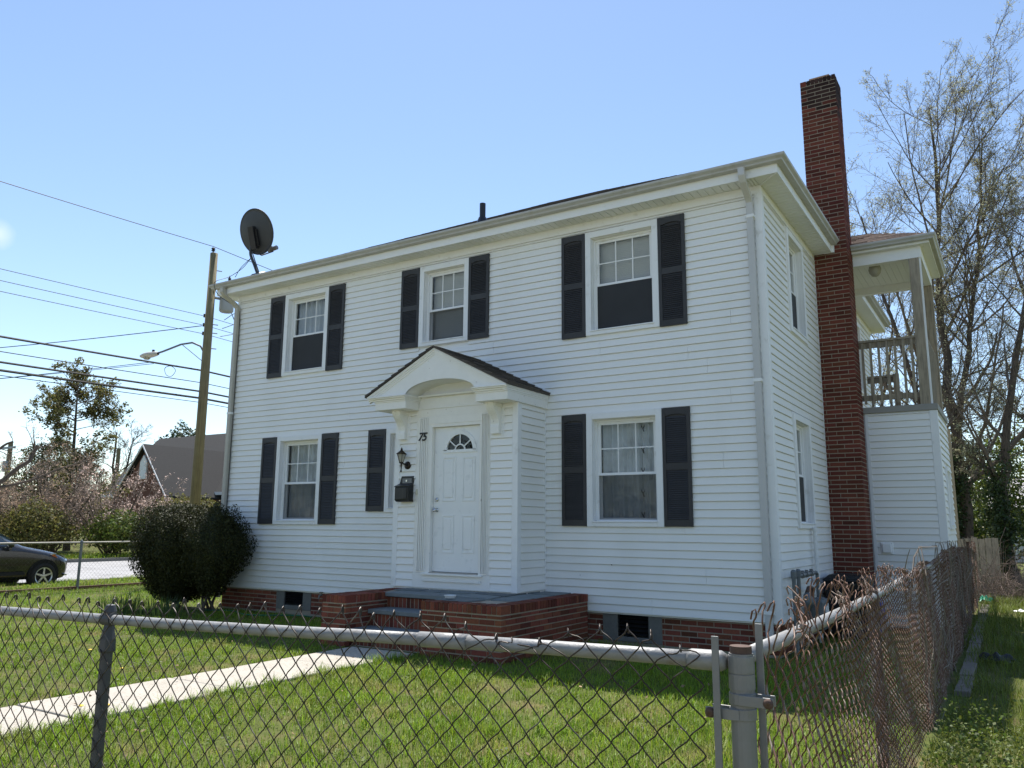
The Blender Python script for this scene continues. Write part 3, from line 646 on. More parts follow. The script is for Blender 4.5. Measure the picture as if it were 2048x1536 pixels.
# door surround
d = MB()
d.box(-4.885, -3.585, 0, 0.024, 3.052, 3.16, MB_); d.box(-4.905, -3.565, 0, 0.036, 3.16, 3.185, MB_); d.box(-4.885, -3.585, 0, 0.02, 3.185, 3.335, MB_); d.box(-4.84, -3.64, 0, 0.09, 3.335, 3.36, MB_)
d.box(-4.66, -3.715, 0, 0.028, 2.935, 3.052, MB_)
d.box(-4.885, -4.835, 0, 0.018, 0.84, 3.052, MB_); d.box(-3.605, -3.585, 0, 0.018, 0.84, 3.052, MB_)
d.build('door_header', oldpaint, vest, bevel=0.004)
for x0, x1 in ((-4.835, -4.655), (-3.745, -3.605)):
    p = MB(); p.box(x0, x1, 0, 0.024, 0.845, 3.05, MB_); n = 5; w = (x1-x0-0.02)/n
    for i in range(n): p.box(x0+0.01+i*w+0.007, x0+0.01+(i+1)*w-0.007, 0.024, 0.044, 0.87, 3.03, MB_)
    p.build('fluted_pilaster', oldpaint, vest, bevel=0.003)
j = MB()
j.box(-4.655, DX0, -0.11, 0.020, 0.845, 2.935, MB_); j.box(DX1, -3.745, -0.11, 0.020, 0.845, 2.935, MB_); j.box(DX0, DX1, -0.11, 0.019, DZ1, 2.935, MB_)
j.build('door_jamb', oldpaint, vest)
s = MB(); s.box(-4.90, -3.575, 0, 0.022, 0.64, 0.842, MB_); s.box(-4.70, -3.72, 0.022, 0.045, 0.735, 0.775, MB_); s.box(-4.72, -3.69, -0.1, 0.065, 0.820, 0.846, MB_); s.build('door_sill', oldpaint, vest, bevel=0.004)
s = MB(); s.box(DX0, DX1, -0.09, 0.03, 0.846, 0.862, MB_); s.build('threshold', mat('aluminium threshold', (0.35, 0.34, 0.33), 0.4, metal=0.5), vest)
# door slab with raised panels and fan light
FCX, FR, FZ = -4.147, 0.262, 2.548
dr = MB(); D0 = -0.085; D1 = -0.045
def fan_hole_slab():
    n = 20; V = []; arc = [(FCX+FR*math.cos(math.pi*i/n), FZ+FR*math.sin(math.pi*i/n)) for i in range(n+1)]
    # slab below fan, left, right, and the piece above the arc
    dr.box(DX0+0.004, DX1-0.004, D0, D1, DZ0+0.004, FZ, MB_)
    xl, xr, zt_ = DX0+0.004, DX1-0.004, DZ1-0.004
    dr.box(xl, FCX-FR, D0, D1, FZ, zt_, MB_); dr.box(FCX+FR, xr, D0, D1, FZ, zt_, MB_)
    for (xa, za), (xb, zb) in zip(arc[:-1], arc[1:]):
        V = [MB_(xa, D1, za), MB_(xb, D1, zb), MB_(xb, D1, zt_), MB_(xa, D1, zt_), MB_(xa, D0, za), MB_(xb, D0, zb), MB_(xb, D0, zt_), MB_(xa, D0, zt_)]
        dr.add(V, [(0, 1, 2, 3), (7, 6, 5, 4), (0, 4, 5, 1)])
fan_hole_slab()
door = dr.build('front_door', doorpaint, vest)
for x0, x1, z0, z1 in ((-4.448, -4.212, 1.836, 2.462), (-4.096, -3.880, 1.836, 2.455), (-4.442, -4.232, 1.122, 1.645), (-4.096, -3.882, 1.126, 1.645)):
    p = MB()
    for q in ((x0, x0+0.022, z0, z1), (x1-0.022, x1, z0, z1), (x0+0.022, x1-0.022, z0, z0+0.022), (x0+0.022, x1-0.022, z1-0.022, z1)): p.box(q[0], q[1], D1, D1+0.009, q[2], q[3], MB_)
    p.prism([(x0+0.045, z0+0.045), (x1-0.045, z0+0.045), (x1-0.045, z1-0.045), (x0+0.045, z1-0.045)], lambda a, z: MB_(a, D1, z), lambda a, z: MB_((a-(x0+x1)/2)*0.86+(x0+x1)/2, D1+0.009, (z-(z0+z1)/2)*0.95+(z0+z1)/2))
    p.build('door_panel', doorpaint, door, bevel=0.004)
fr = MB(); n = 22
def arcband(r0, r1, b0, b1, cx=FCX, cz=FZ):
    for i in range(n):
        t0, t1 = math.pi*i/n, math.pi*(i+1)/n
        q = [(cx+r*math.cos(t), cz+r*math.sin(t)) for t, r in ((t0, r0), (t0, r1), (t1, r1), (t1, r0))]
        fr.prism(q, lambda a, z: MB_(a, b0, z), lambda a, z: MB_(a, b1, z))
arcband(FR-0.035, FR+0.022, D1-0.012, D1+0.016); arcband(0.075, 0.095, D1-0.006, D1+0.008)
fr.box(FCX-FR-0.03, FCX+FR+0.03, D1-0.012, D1+0.016, FZ-0.03, FZ+0.012, MB_)
for a in (38, 90, 142):
    c_, s_ = math.cos(math.radians(a)), math.sin(math.radians(a)); w = 0.008
    fr.prism([(FCX+0.09*c_-w*s_, FZ+0.09*s_+w*c_), (FCX+0.09*c_+w*s_, FZ+0.09*s_-w*c_), (FCX+0.23*c_+w*s_, FZ+0.23*s_-w*c_), (FCX+0.23*c_-w*s_, FZ+0.23*s_+w*c_)], lambda a_, z: MB_(a_, D1-0.006, z), lambda a_, z: MB_(a_, D1+0.008, z))
fr.build('fan_light_frame', doorpaint, door)
gp = MB(); gp.add([MB_(FCX+0.235*math.cos(math.pi*i/n), D1-0.012, FZ+0.235*math.sin(math.pi*i/n)) for i in range(n+1)], [], [(0, i, i+1) for i in range(1, n)]); gp.build('fan_light_pane', glassm, door)
gd = MB(); gd.box(FCX-0.3, FCX+0.3, -0.45, -0.44, FZ-0.1, FZ+0.33, MB_); gd.build('dark_hall', darkm, door)
kb = MB(); kb.lathe([(0.030, 0), (0.030, -0.008), (0.013, -0.012), (0.012, -0.035), (0.027, -0.048), (0.030, -0.062), (0.022, -0.076), (0.0, -0.078)], (-4.535, BY-D1, 1.715), 16, 'y'); kb.build('door_knob', chromem, door, smooth=True)
kb = MB(); kb.lathe([(0.030, 0), (0.030, -0.012), (0.022, -0.022), (0.0, -0.024)], (-4.535, BY-D1, 1.862), 16, 'y'); kb.build('deadbolt', chromem, door, smooth=True)
db = MB(); db.box(-4.852, -4.820, 0.034, 0.05, 1.93, 2.01, MB_); db.build('doorbell', mat('ivory plastic', (0.62, 0.58, 0.45), 0.5, var=0.05), vest, bevel=0.004)
# ---------------------------------------------------------------- portico hood
PYF = -1.15; PXL, PXR, PXC = -5.545, -3.100, -4.322; PZE, PZR = 3.345, 3.965
ACX = -4.238; AHW = 0.61; AZ0 = 3.30; AH = 0.215
def arch(t): return (ACX-AHW*math.cos(math.pi*t), AZ0+AH*math.sin(math.pi*t)**0.85)
pd = MB(); n = 20
# pediment face with arched cut-out: strips from arch up to rake
def rake(x): return PZR - (PZR-PZE)*abs(x-PXC)/(PXC-PXL if x < PXC else PXR-PXC) - 0.035
xs = sorted([arch(i/n)[0] for i in range(n+1)] + [PXC])
def archz(x):
    c_ = min(1, abs(x-ACX)/AHW); return AZ0+AH*(math.sqrt(max(0, 1-c_*c_)))**0.85
for xa, xb in zip(xs[:-1], xs[1:]):
    V = [MI(xa, PYF+0.03, archz(xa)), MI(xb, PYF+0.03, archz(xb)), MI(xb, PYF+0.03, rake(xb)), MI(xa, PYF+0.03, rake(xa))] + [MI(xa, PYF+0.07, archz(xa)), MI(xb, PYF+0.07, archz(xb)), MI(xb, PYF+0.07, rake(xb)), MI(xa, PYF+0.07, rake(xa))]
    pd.add(V, [(0, 1, 2, 3), (7, 6, 5, 4), (0, 4, 5, 1)])
for xa, xb in ((PXL+0.07, ACX-AHW), (ACX+AHW, PXR-0.07)):
    V = [(xa, PYF+0.03, AZ0), (xb, PYF+0.03, AZ0), (xb, PYF+0.03, rake(xb)), (xa, PYF+0.03, rake(xa)), (xa, PYF+0.07, AZ0), (xb, PYF+0.07, AZ0), (xb, PYF+0.07, rake(xb)), (xa, PYF+0.07, rake(xa))]
    pd.add(V, [(0, 1, 2, 3), (7, 6, 5, 4)])
hood = pd.build('portico', oldpaint, house)
bv = MB()     # barrel vault lining
for i in range(n):
    (xa, za), (xb, zb) = arch(i/n), arch((i+1)/n)
    bv.add([(xa, PYF+0.035, za), (xb, PYF+0.035, zb), (xb, BY, zb), (xa, BY, za), (xa, PYF+0.035, za+0.02), (xb, PYF+0.035, zb+0.02), (xb, BY, zb+0.02), (xa, BY, za+0.02)], [(0, 1, 2, 3), (7, 6, 5, 4)])
bv.build('arch_lining', soffitm, hood, smooth=False)
cv = MB(); cv.box(ACX-AHW, ACX+AHW, BY-0.005, BY+0.02, 3.19, 3.60); cv.build('arch_back', soffitm, hood)
# entablature returns (boxes) with cornice moulding
EZB, EZT = 3.150, 3.335
for x0, x1, sd in ((PXL+0.125, ACX-AHW, -1), (ACX+AHW, PXR-0.018, 1)):
    b = MB(); ybk = -0.02
    b.box(x0, x1, PYF+0.055, BY-0.03, EZB, EZT-0.075)
    if sd > 0: b.box(BX1-0.02, x1-0.001, BY-0.03, ybk, EZB+0.0005, EZT-0.02)
    else: b.box(x0+0.001, BX0+0.02, BY-0.03, ybk, EZB+0.0005, EZT-0.02)
    b.build('entablature_return', oldpaint, hood, bevel=0.004)
    c = MB()   # crown: stepped cove on front and outer side
    for i, (o_, za, zb) in enumerate(((0.012, EZT-0.077, EZT-0.055), (0.032, EZT-0.055, EZT-0.03), (0.058, EZT-0.03, EZT-0.012), (0.075, EZT-0.012, EZT+0.006))):
        xa, xb = (x0-o_, x1+0.0) if sd < 0 else (x0-0.0, x1+o_*0.3)
        xi = (xb+o_*0.5) if sd < 0 else (xa-o_*0.5)
        c.box(min(xa, xi), max(xb, xi), PYF+0.055-o_, BY+0.02 if False else -0.02, za, zb)
    c.build('crown_moulding', oldpaint, hood, bevel=0.004)
# rake mouldings
for sd, xe in ((-1, PXL), (1, PXR)):
    c = MB()
    for off, th, yo in ((0.0, 0.03, 0.0), (0.03, 0.028, 0.012), (0.058, 0.03, 0.022)):
        p0 = (xe, PZE-off); p1 = (PXC, PZR-off)
        V = [(p0[0]+(0.0 if off == 0 else -sd*0.02), PYF+yo, p0[1]), (p1[0], PYF+yo, p1[1]), (p1[0], PYF+yo, p1[1]-th), (p0[0]-sd*0.03, PYF+yo, p0[1]-th)]
        V += [(x, PYF+0.066, z) for x, y, z in V]
        c.add(V, BOXF)
    c.build('rake_moulding', oldpaint, hood)
# roof slabs and shingles
for sd, xe in ((-1, PXL-0.02), (1, PXR+0.02)):
    e = Vector((xe, PYF-0.02, PZE-0.005)); f_ = Vector((xe, -0.017, PZE-0.005)); g_ = Vector((PXC, -0.017, PZR+0.005)); h_ = Vector((PXC, PYF-0.02, PZR+0.005))
    b = MB(); up = Vector((0, 0, 0.022)); b.add([e, f_, g_, h_, e+up, f_+up, g_+up, h_+up], BOXF); rs = b.build('portico_roof', shingle, hood)
    roof_plane(rs, [e+up, f_+up, g_+up, h_+up], shingle, course=0.13, tab=0.30, obj=True, seed=5+sd, thick=0.012)
    t = MB(); fl_ = Vector((0, 0, 0.035)); t.add([f_+Vector((0, -0.02, 0.02)), g_+Vector((0, -0.02, 0.02)), g_+Vector((0, -0.02, 0.06)), f_+Vector((0, -0.02, 0.06)), f_+Vector((0, 0.01, 0.02)), g_+Vector((0, 0.01, 0.02)), g_+Vector((0, 0.01, 0.06)), f_+Vector((0, 0.01, 0.06))], BOXF); t.build('wall_flashing', trim, hood)
# scrolled brackets
def bracket(x0, x1):
    prof = [(0.0, 3.15), (0.215, 3.15), (0.215, 3.12), (0.200, 3.075), (0.165, 3.03), (0.12, 2.985), (0.085, 2.93), (0.07, 2.87), (0.078, 2.835), (0.078, 2.745), (0.0, 2.745)]
    b = MB(); b.prism(prof, lambda bb, z: MB_(x0, bb, z), lambda bb, z: MB_(x1, bb, z)); o = b.build('bracket', oldpaint, hood)
    e = MB()
    for q0, q1 in ((x0-0.006, x0+0.03), (x1-0.03, x1+0.006)):
        e.prism([(bb+0.007 if bb > 0 else bb, z) for bb, z in prof], lambda bb, z: MB_(q0, bb, z), lambda bb, z: MB_(q1, bb, z))
    e.box(x0-0.008, x1+0.008, 0.0, 0.09, 2.735, 2.83, MB_); e.box(x0-0.02, x1+0.02, 0.0, 0.21, 3.10, 3.149, MB_)
    e.build('bracket_scroll', oldpaint, o, bevel=0.003)
    k = MB(); k.box(x0-0.055, x1+0.055, 0.0, 0.021, 2.70, 3.149, MB_); k.build('bracket_backer', trim, o)
bracket(-5.185, -5.065); bracket(-3.545, -3.425)

# ================================================================ brick stoop
STX0, STX1, STY, STZ = -5.23, -2.49, -2.17, 0.62
stoop = thing('brick_stoop', (-3.9, -1.1, 0), 'red brick stoop with bluestone steps and flagstone top before the white door', 'stoop')
XI, XB = -4.82, -3.622       # inner face of left cheek, left face of right block
co = MB()
co.box(STX0+0.0075, XI-0.0075, STY+0.0055, -0.05, -0.1, 0.606); co.box(XB+0.0075, STX1-0.0075, STY+0.0055, -0.05, -0.1, 0.606); co.box(XI-0.02, XB+0.02, -1.38, -0.05, -0.1, 0.55)
co.box(XI-0.02, XB+0.02, -1.71, -1.38, -0.1, 0.36); co.box(XI-0.02, XB+0.02, -2.03, -1.71, -0.1, 0.155)
stc = co.build('mortar_core', mortarm, stoop)
RWH = 0.098; zc = STZ-RWH-0.012
bk = []
bk += brick_run(lambda a, b, z: (a, STY+0.003-b, z), XB, STX1, 0.0, zc, seed=31, bl=0.2)
bk += brick_run(lambda a, b, z: (a, STY+0.003-b, z), STX0, XI, 0.0, zc, seed=32, bl=0.2)
bk += brick_run(lambda a, b, z: (STX1-0.003+b, a, z), STY+0.1, -0.06, 0.0, zc, seed=33)
bk += brick_run(lambda a, b, z: (XI-0.003+b, a, z), STY+0.1, -1.36, 0.0, zc, seed=34)
bk += brick_run(lambda a, b, z: (STX0+0.003-b, a, z), STY+0.1, -0.06, 0.0, zc, seed=35)
bk += brick_run(lambda a, b, z: (XB+0.003-b, a, z), STY+0.1, -1.36, 0.0, zc, seed=36)
# rowlock edging
def rowlock(M, a0, a1, dep=0.2, z0=None, h=RWH):
    z0 = STZ-RWH if z0 is None else z0; nn = int(round((a1-a0)/0.0655)); w = (a1-a0)/nn; r = random.Random(int(a0*100))
    return [brick_box(M, a0+i*w+0.005, a0+(i+1)*w-0.005, -dep, r.uniform(0.0, 0.004), z0, z0+h+r.uniform(-0.002, 0.002)) for i in range(nn)]
bk += rowlock(lambda a, b, z: (a, STY-b, z), XB, STX1); bk += rowlock(lambda a, b, z: (a, STY-b, z), STX0, XI)
bk += rowlock(lambda a, b, z: (STX1+b, a, z), STY+0.205, -0.05); bk += rowlock(lambda a, b, z: (STX0-b, a, z), STY+0.205, -0.05)
bk += rowlock(lambda a, b, z: (XI+b, a, z), STY+0.205, -1.36)
# brick risers (bricks on end)
for yb, z0, z1 in ((-1.38, 0.425, 0.555), (-1.71, 0.215, 0.365), (-2.03, 0.01, 0.16)):
    bk += rowlock(lambda a, b, z: (a, yb-b, z), XI, XB, 0.08, z0, z1-z0)
place_bricks(bk, stc, brickm, 300, 'hidden_bricks')
rs_ = random.Random(9)
for x0, x1, y0, y1, zt_ in ((XI+0.0, -3.60, -1.43, -1.08, 0.618), (XI-0.0, XB, -1.76, -1.375, 0.425), (XI-0.0, XB, -2.10, -1.705, 0.215)):
    b = MB(); b.box(x0, x1, y0, y1, zt_-0.055, zt_); b.build('stone_tread', slatem, stoop, bevel=0.008)
# flagstones: jittered grid of irregular slabs in pale mortar
bed = MB(); bed.box(STX0+0.2, STX1-0.2, -1.08, -0.05, 0.56, 0.608); bed.box(-3.6, STX1-0.2, STY+0.2, -1.08, 0.56, 0.6079); bed.build('mortar_bed', mat('pale mortar', (0.40, 0.34, 0.26), 0.95, var=0.25, vscale=14, col2=(0.20, 0.10, 0.07), c2scale=5, c2lo=0.55, c2hi=0.7), stoop)
gx = [-5.02, -4.55, -4.1, -3.62, -3.15, -2.70]; gy = [-1.96, -1.52, -1.07, -0.56, -0.06]
jit = {}
for i in range(len(gx)):
    for j_ in range(len(gy)):
        e = 0 if (i in (0, len(gx)-1) or j_ in (0, len(gy)-1)) else 1
        jit[i, j_] = (gx[i]+e*rs_.uniform(-0.12, 0.12), gy[j_]+e*rs_.uniform(-0.09, 0.09))
for i in range(len(gx)-1):
    for j_ in range(len(gy)-1):
        if i < 3 and j_ < 2: continue
        q = [jit[i, j_], jit[i+1, j_], jit[i+1, j_+1], jit[i, j_+1]]; cx = sum(p[0] for p in q)/4; cy = sum(p[1] for p in q)/4
        if rs_.random() < 0.12: continue
        pts = []
        for a_, b_ in zip(q, q[1:]+q[:1]):
            for t in (0.03, 0.5):
                x = a_[0]*(1-t)+b_[0]*t; y = a_[1]*(1-t)+b_[1]*t; s2 = 0.93 if t < 0.1 else 0.95+rs_.uniform(-0.05, 0.01)
                pts.append((cx+(x-cx)*s2, cy+(y-cy)*s2))
        tz = rs_.uniform(0.0, 0.012); sl = rs_.uniform(-0.008, 0.008)
        b = MB(); b.prism(pts, lambda x, y: (x, y, 0.600), lambda x, y: (x, y, 0.618+tz+sl*(x-cx))); b.build('flagstone', slatem, stoop)

# ================================================================ rear side porch
PX, PYa, PYb = 1.53, 3.72, 5.62
pw = MB(); pw.box(0.02, PX-0.02, PYa+0.001, PYa+0.1, 0.05, 3.30); pw.box(PX-0.12, PX-0.001, PYa+0.1, PYb, 0.05, 3.30); pw.box(0.02, PX-0.02, PYb-0.1, PYb-0.001, 0.05, 3.30)
pch = pw.build('porch_wall', vinyl, house)
siding(pch, MFy(PYa), 0.575, PX-0.09, 0.10, 3.285, [], 41, False)
PWN = (4.27, 5.02, 1.50, 2.47, 2.0)
siding(pch, MSx(PX), PYa+0.075, PYb, 0.10, 3.285, [PWN[:4]], 42, False)
window(MSx(PX+0.001), *PWN, inside='blind', lower='screen', cw=0.06, grid=(2, 2))
c = MB(); c.box(PX-0.09, PX+0.02, PYa-0.022, PYa+0.075, 0.08, 3.286); c.build('corner_post', trim, pch, bevel=0.005)
c = MB(); c.box(0.53, 0.575, PYa-0.02, PYa, 0.08, 3.286); c.build('edge_trim', trim, pch)
fl = MB(); fl.box(0.025, PX+0.035, PYa-0.04, PYb+0.03, 3.288, 3.385); fl.build('deck_edge', mat('grey deck board', (0.30, 0.285, 0.26), 0.7, var=0.12, vscale=4), pch, bevel=0.006)
dv = MB(); dv.box(0.625, 0.80, 0.0, 0.03, 1.115, 1.30, MFy(PYa)); dv.box(0.655, 0.775, 0.03, 0.075, 1.145, 1.28, MFy(PYa)); dv.build('dryer_vent', trim, pch, bevel=0.008)
PS = 0.14
posts = [(PX-0.20, PYa-0.01), (PX-0.155, PYb-0.16)]
for x, y in posts:
    b = MB(); b.box(x, x+PS, y, y+PS, 3.385, 5.72); b.build('porch_post', woodm, house, bevel=0.006)
b = MB(); b.box(posts[0][0]+PS+0.002, posts[0][0]+PS+0.03, PYa+0.02, PYa+0.045, 3.386, 5.72); b.build('screen_batten', trim, house)
# railings: front, right side, back
def railing(p0, p1, ztop, zbot, nb, name='railing'):
    v0, v1 = Vector(p0), Vector(p1); d_ = (v1-v0).normalized(); nrm = Vector((d_.y, -d_.x, 0))
    def bar(z0, z1, w):
        a_, c_ = v0-nrm*w/2, v0+nrm*w/2; e_, f_ = v1-nrm*w/2, v1+nrm*w/2; b = MB()
        b.add([(a_.x, a_.y, z0), (e_.x, e_.y, z0), (f_.x, f_.y, z0), (c_.x, c_.y, z0), (a_.x, a_.y, z1), (e_.x, e_.y, z1), (f_.x, f_.y, z1), (c_.x, c_.y, z1)], BOXF); return b
    r0 = bar(ztop-0.125, ztop-0.038, 0.04).build(name, woodm, house); bar(ztop-0.036, ztop, 0.10).build('handrail', woodm, r0); bar(zbot, zbot+0.085, 0.04).build('bottom_rail', woodm, r0)
    for i in range(nb):
        p = v0.lerp(v1, (i+0.5)/nb)+nrm*0.042*1.0; h = 0.018
        b = MB(); b.box(p.x-h, p.x+h, p.y-h, p.y+h, zbot-0.06, ztop-0.045); b.build('baluster', woodm, r0)
railing((0.50, PYa+0.05, 0), (posts[0][0], PYa+0.05, 0), 4.475, 3.50, 7)
railing((PX-0.10, PYa+0.14, 0), (PX-0.10, PYb-0.16, 0), 4.475, 3.50, 14)
railing((0.35, PYb-0.06, 0), (0.80, PYb-0.06, 0), 4.20, 3.45, 3)
b = MB(); b.box(0.78, 0.87, PYb-0.11, PYb-0.02, 3.385, 4.22); b.build('newel_post', woodm, house)
# beams, ceiling, eave
b = MB(); b.box(0.02, PX-0.02, PYa-0.005, PYa+0.12, 5.72, 5.905); b.box(PX-0.13, PX-0.021, PYa+0.12, PYb-0.12, 5.7205, 5.9045); b.box(0.02, PX-0.02, PYb-0.12, PYb, 5.72, 5.905); b.build('porch_beam', trim, house, bevel=0.004)
n = 14; a_ = 0.03; w = (PX-0.15-0.03)/n
for i in range(n):
    b = MB(); b.box(a_+i*w+0.003, a_+(i+1)*w-0.003, PYa+0.12, PYb-0.12, 5.845, 5.857); b.box(a_+i*w, a_+(i+1)*w, PYa+0.12, PYb-0.12, 5.853, 5.866); b.build('ceiling_board', soffitm, house)
PO = 0.10
b = MB(); b.box(0.30, PX+PO, PYa-PO-0.012, PYa-PO, 5.905, 6.005); b.box(PX+PO, PX+PO+0.012, PYa-PO-0.012, PYb+PO, 5.9055, 6.0045); b.box(0.02, PX+PO, PYa-PO, PYb+PO, 5.906, 5.916); b.build('porch_fascia', trim, house)
b = MB(); q = PO+0.012
b.prism(kprof(), lambda bb, z: (0.52, PYa-q-bb*0.85, 6.025+z), lambda bb, z: (PX+q+bb*0.85, PYa-q-bb*0.85, 6.025+z)); b.build('gutter', gutterm, house)
b = MB(); b.prism(kprof(), lambda bb, z: (PX+q+bb*0.85, PYa-q-bb*0.85, 6.0245+z), lambda bb, z: (PX+q+bb*0.85, PYb+q, 6.0245+z)); b.build('gutter', gutterm, house)
ex, ey0, ey1 = PX+q+0.05, PYa-q-0.05, PYb+q+0.05; pm = (ey0+ey1)/2; zt_ = 6.02+0.5*(pm-ey0)
A = (0.30, ey0, 6.02); B_ = (ex, ey0, 6.02); Cc = (ex, ey1, 6.02); D_ = (0.30, ey1, 6.02); E_ = (ex-(pm-ey0), pm, zt_); F_ = (0.05, pm, zt_)
b = MB(); b.add([A, B_, Cc, D_, E_, F_], [(0, 1, 4, 5), (2, 3, 5, 4)], [(1, 2, 4)]); b.add([(p[0], p[1], p[2]-0.015) for p in (A, B_, Cc, D_)], [(3, 2, 1, 0)]); pr_ = b.build('porch_roof', shinglep, house)
roof_plane(pr_, [A, B_, E_, F_], shinglep, course=0.13, tab=0.3, name='shingle', obj=True, seed=8); roof_plane(pr_, [B_, Cc, Vector(E_)+Vector((0, 0.02, 0)), E_], shinglep, seed=9, name='side_shingles')
cl = thing('porch_ceiling_light', (0.80, 3.98, 5.845), 'clear glass globe light on dark mount under the porch ceiling', 'ceiling light')
b = MB(); b.lathe([(0.0, 0.0), (0.075, 0.0), (0.07, -0.03), (0.045, -0.06), (0.0, -0.06)], (0.80, 3.98, 5.845), 18); b.build('mount', bronzem, cl, smooth=True)
b = MB(); b.lathe([(0.04, -0.055), (0.085, -0.09), (0.098, -0.14), (0.085, -0.20), (0.05, -0.25), (0.0, -0.27)], (0.80, 3.98, 5.845), 18); b.build('globe', lampwh, cl, smooth=True)
# tan timber screen behind the porch
ts = thing('timber_screen', (1.50, 6.5, 0), 'tall tan vertical board screen behind the rear porch', 'timber screen')
for i in range(9):
    y = 5.80+i*0.17; b = MB(); b.box(1.47, 1.495, y, y+0.16, 0.02, 3.35-rng.uniform(0, 0.06)); b.build('board', woodtan, ts)
for z in (0.6, 2.8):
    b = MB(); b.box(1.43, 1.47, 5.80, 7.32, z, z+0.09); b.build('rail', woodtan, ts)
# ================================================================ small things on and round the house
# house number
fc = bpy.data.curves.new('house_number', 'FONT'); fc.body = '75'; fc.size = 0.165; fc.shear = 0.28; fc.extrude = 0.004; fc.offset = 0.003; fc.space_character = 0.9
tmp = bpy.data.objects.new('tmp', fc); COL.objects.link(tmp); bpy.context.view_layer.update()
me = bpy.data.meshes.new_from_object(tmp.evaluated_get(bpy.context.evaluated_depsgraph_get())); bpy.data.objects.remove(tmp)
for v in me.vertices: x, y, z = v.co; v.co = (x, -z, y)
me.materials.clear(); hn = link('house_number', me, numberm, None, (-4.838, BY-0.050, 2.705)); tag(hn, 'black italic numerals 75 on the white fluted pilaster', 'house number')
# nick in the siding below the right window, and a nail head
for x, z, w in ((-2.16, 1.009, 0.020), (-2.62, 0.86, 0.006)):
    b = MB(); b.prism([(0, 0), (w, 0.004), (w*0.7, -0.012)], lambda a, zz: (x+a, -0.0235, z+zz), lambda a, zz: (x+a, -0.0262, z+zz)); b.build('siding_nick', darkm, fw_)
# lantern
LX, LZ = -5.075, 2.46; LY = BY-0.12
la = thing('wall_lantern', (LX, BY-0.02, LZ), 'black coach lantern with frosted panes beside the front door', 'lantern')
def hexring(r, z, n=6, ph=0.3): return [(LX+r*math.cos(2*math.pi*i/n+ph), LY+r*math.sin(2*math.pi*i/n+ph), z) for i in range(n)]
b = MB(); b.lathe([(0.0, 0), (0.058, 0), (0.058, -0.012), (0.03, -0.024), (0.0, -0.026)], (LX+0.04, BY-0.017, LZ-0.10), 18, 'y'); b.build('backplate', bronzem, la, smooth=True)
b = MB(); b.tube([(LX+0.04, BY-0.03, LZ-0.10), (LX+0.025, BY-0.08, LZ-0.085), (LX, LY, LZ-0.07)], 0.011, 8); b.build('arm', bronzem, la)
b = MB(); b.lathe([(0.0, 0), (0.006, 0.0), (0.016, 0.016), (0.007, 0.03), (0.009, 0.07), (0.013, 0.09), (0.012, 0.12), (0.022, 0.13), (0.024, 0.145)], (LX, LY, LZ-0.205), 10); b.build('stem', bronzem, la)
for i in range(6):
    r0, r1 = hexring(0.030, LZ-0.06), hexring(0.068, LZ+0.06); k2 = (i+1) % 6
    b = MB(); b.add([r0[i], r0[k2], r1[k2], r1[i]], [(0, 1, 2, 3)]); b.build('pane', lampwh, la)
    b = MB(); b.tube([r0[i], r1[i]], 0.004, 5); b.build('glazing_bar', bronzem, la)
b = MB(); b.lathe([(0.078, 0.055), (0.08, 0.066), (0.05, 0.085), (0.028, 0.105), (0.02, 0.115), (0.012, 0.118), (0.020, 0.132), (0.007, 0.145), (0.0, 0.165)], (LX, LY, LZ), 6); b.lathe([(0.034, -0.075), (0.032, -0.055), (0.02, -0.053)], (LX, LY, LZ), 6); b.build('cap', bronzem, la)
# mailbox
mx0, mx1 = -5.165, -4.915
mbx = thing('wall_mailbox', (-5.04, BY-0.02, 1.99), 'black wall mailbox with slanted lid and keyhole below the lantern', 'mailbox')
MM = MFy(BY-0.017)
b = MB(); b.prism([(0, 1.832), (0.085, 1.832), (0.125, 1.86), (0.125, 2.04), (0.0, 2.085)], lambda bb, z: MM(mx0, bb, z), lambda bb, z: MM(mx1, bb, z)); b.build('body', blackm, mbx, bevel=0.008)
b = MB(); b.prism([(0.0, 2.085), (0.13, 2.042), (0.134, 2.052), (0.012, 2.10), (0.012, 2.20), (0.0, 2.205)], lambda bb, z: MM(mx0+0.03 if z > 2.1 else mx0-0.004, bb, z), lambda bb, z: MM(mx1+0.004, bb, z)); b.build('lid', blackm, mbx)
b = MB(); b.box(mx1-0.10, mx1-0.02, 0.126, 0.136, 1.875, 2.03, MM); b.build('newspaper_ridge', blackm, mbx, bevel=0.006)
b = MB(); b.box(mx0+0.05, mx1-0.03, 0.012, 0.016, 2.10, 2.17, MM); b.build('lock_plate', steelm, mbx)
b = MB(); b.lathe([(0.014, -0.0), (0.014, -0.012), (0.0, -0.012)], ((mx0+mx1)/2+0.01, BY-0.017-0.016, 2.135), 12, 'y'); b.build('lock', chromem, mbx)
# faucet at foundation
fct = thing('garden_faucet', (-7.38, -0.01, 0.36), 'small outdoor faucet under the siding left of the stoop', 'faucet')
b = MB(); b.tube([(-7.38, 0.03, 0.36), (-7.38, -0.07, 0.36), (-7.38, -0.095, 0.345), (-7.38, -0.10, 0.30)], 0.014, 8); b.build('spout', steelm, fct)
b = MB(); b.tube([(-7.38, -0.05, 0.36), (-7.38, -0.05, 0.40)], 0.008, 6); b.lathe([(0.0, 0.0), (0.034, 0.0), (0.034, 0.012), (0.0, 0.012)], (-7.38, -0.05, 0.398), 10); b.build('handle', blackm, fct)
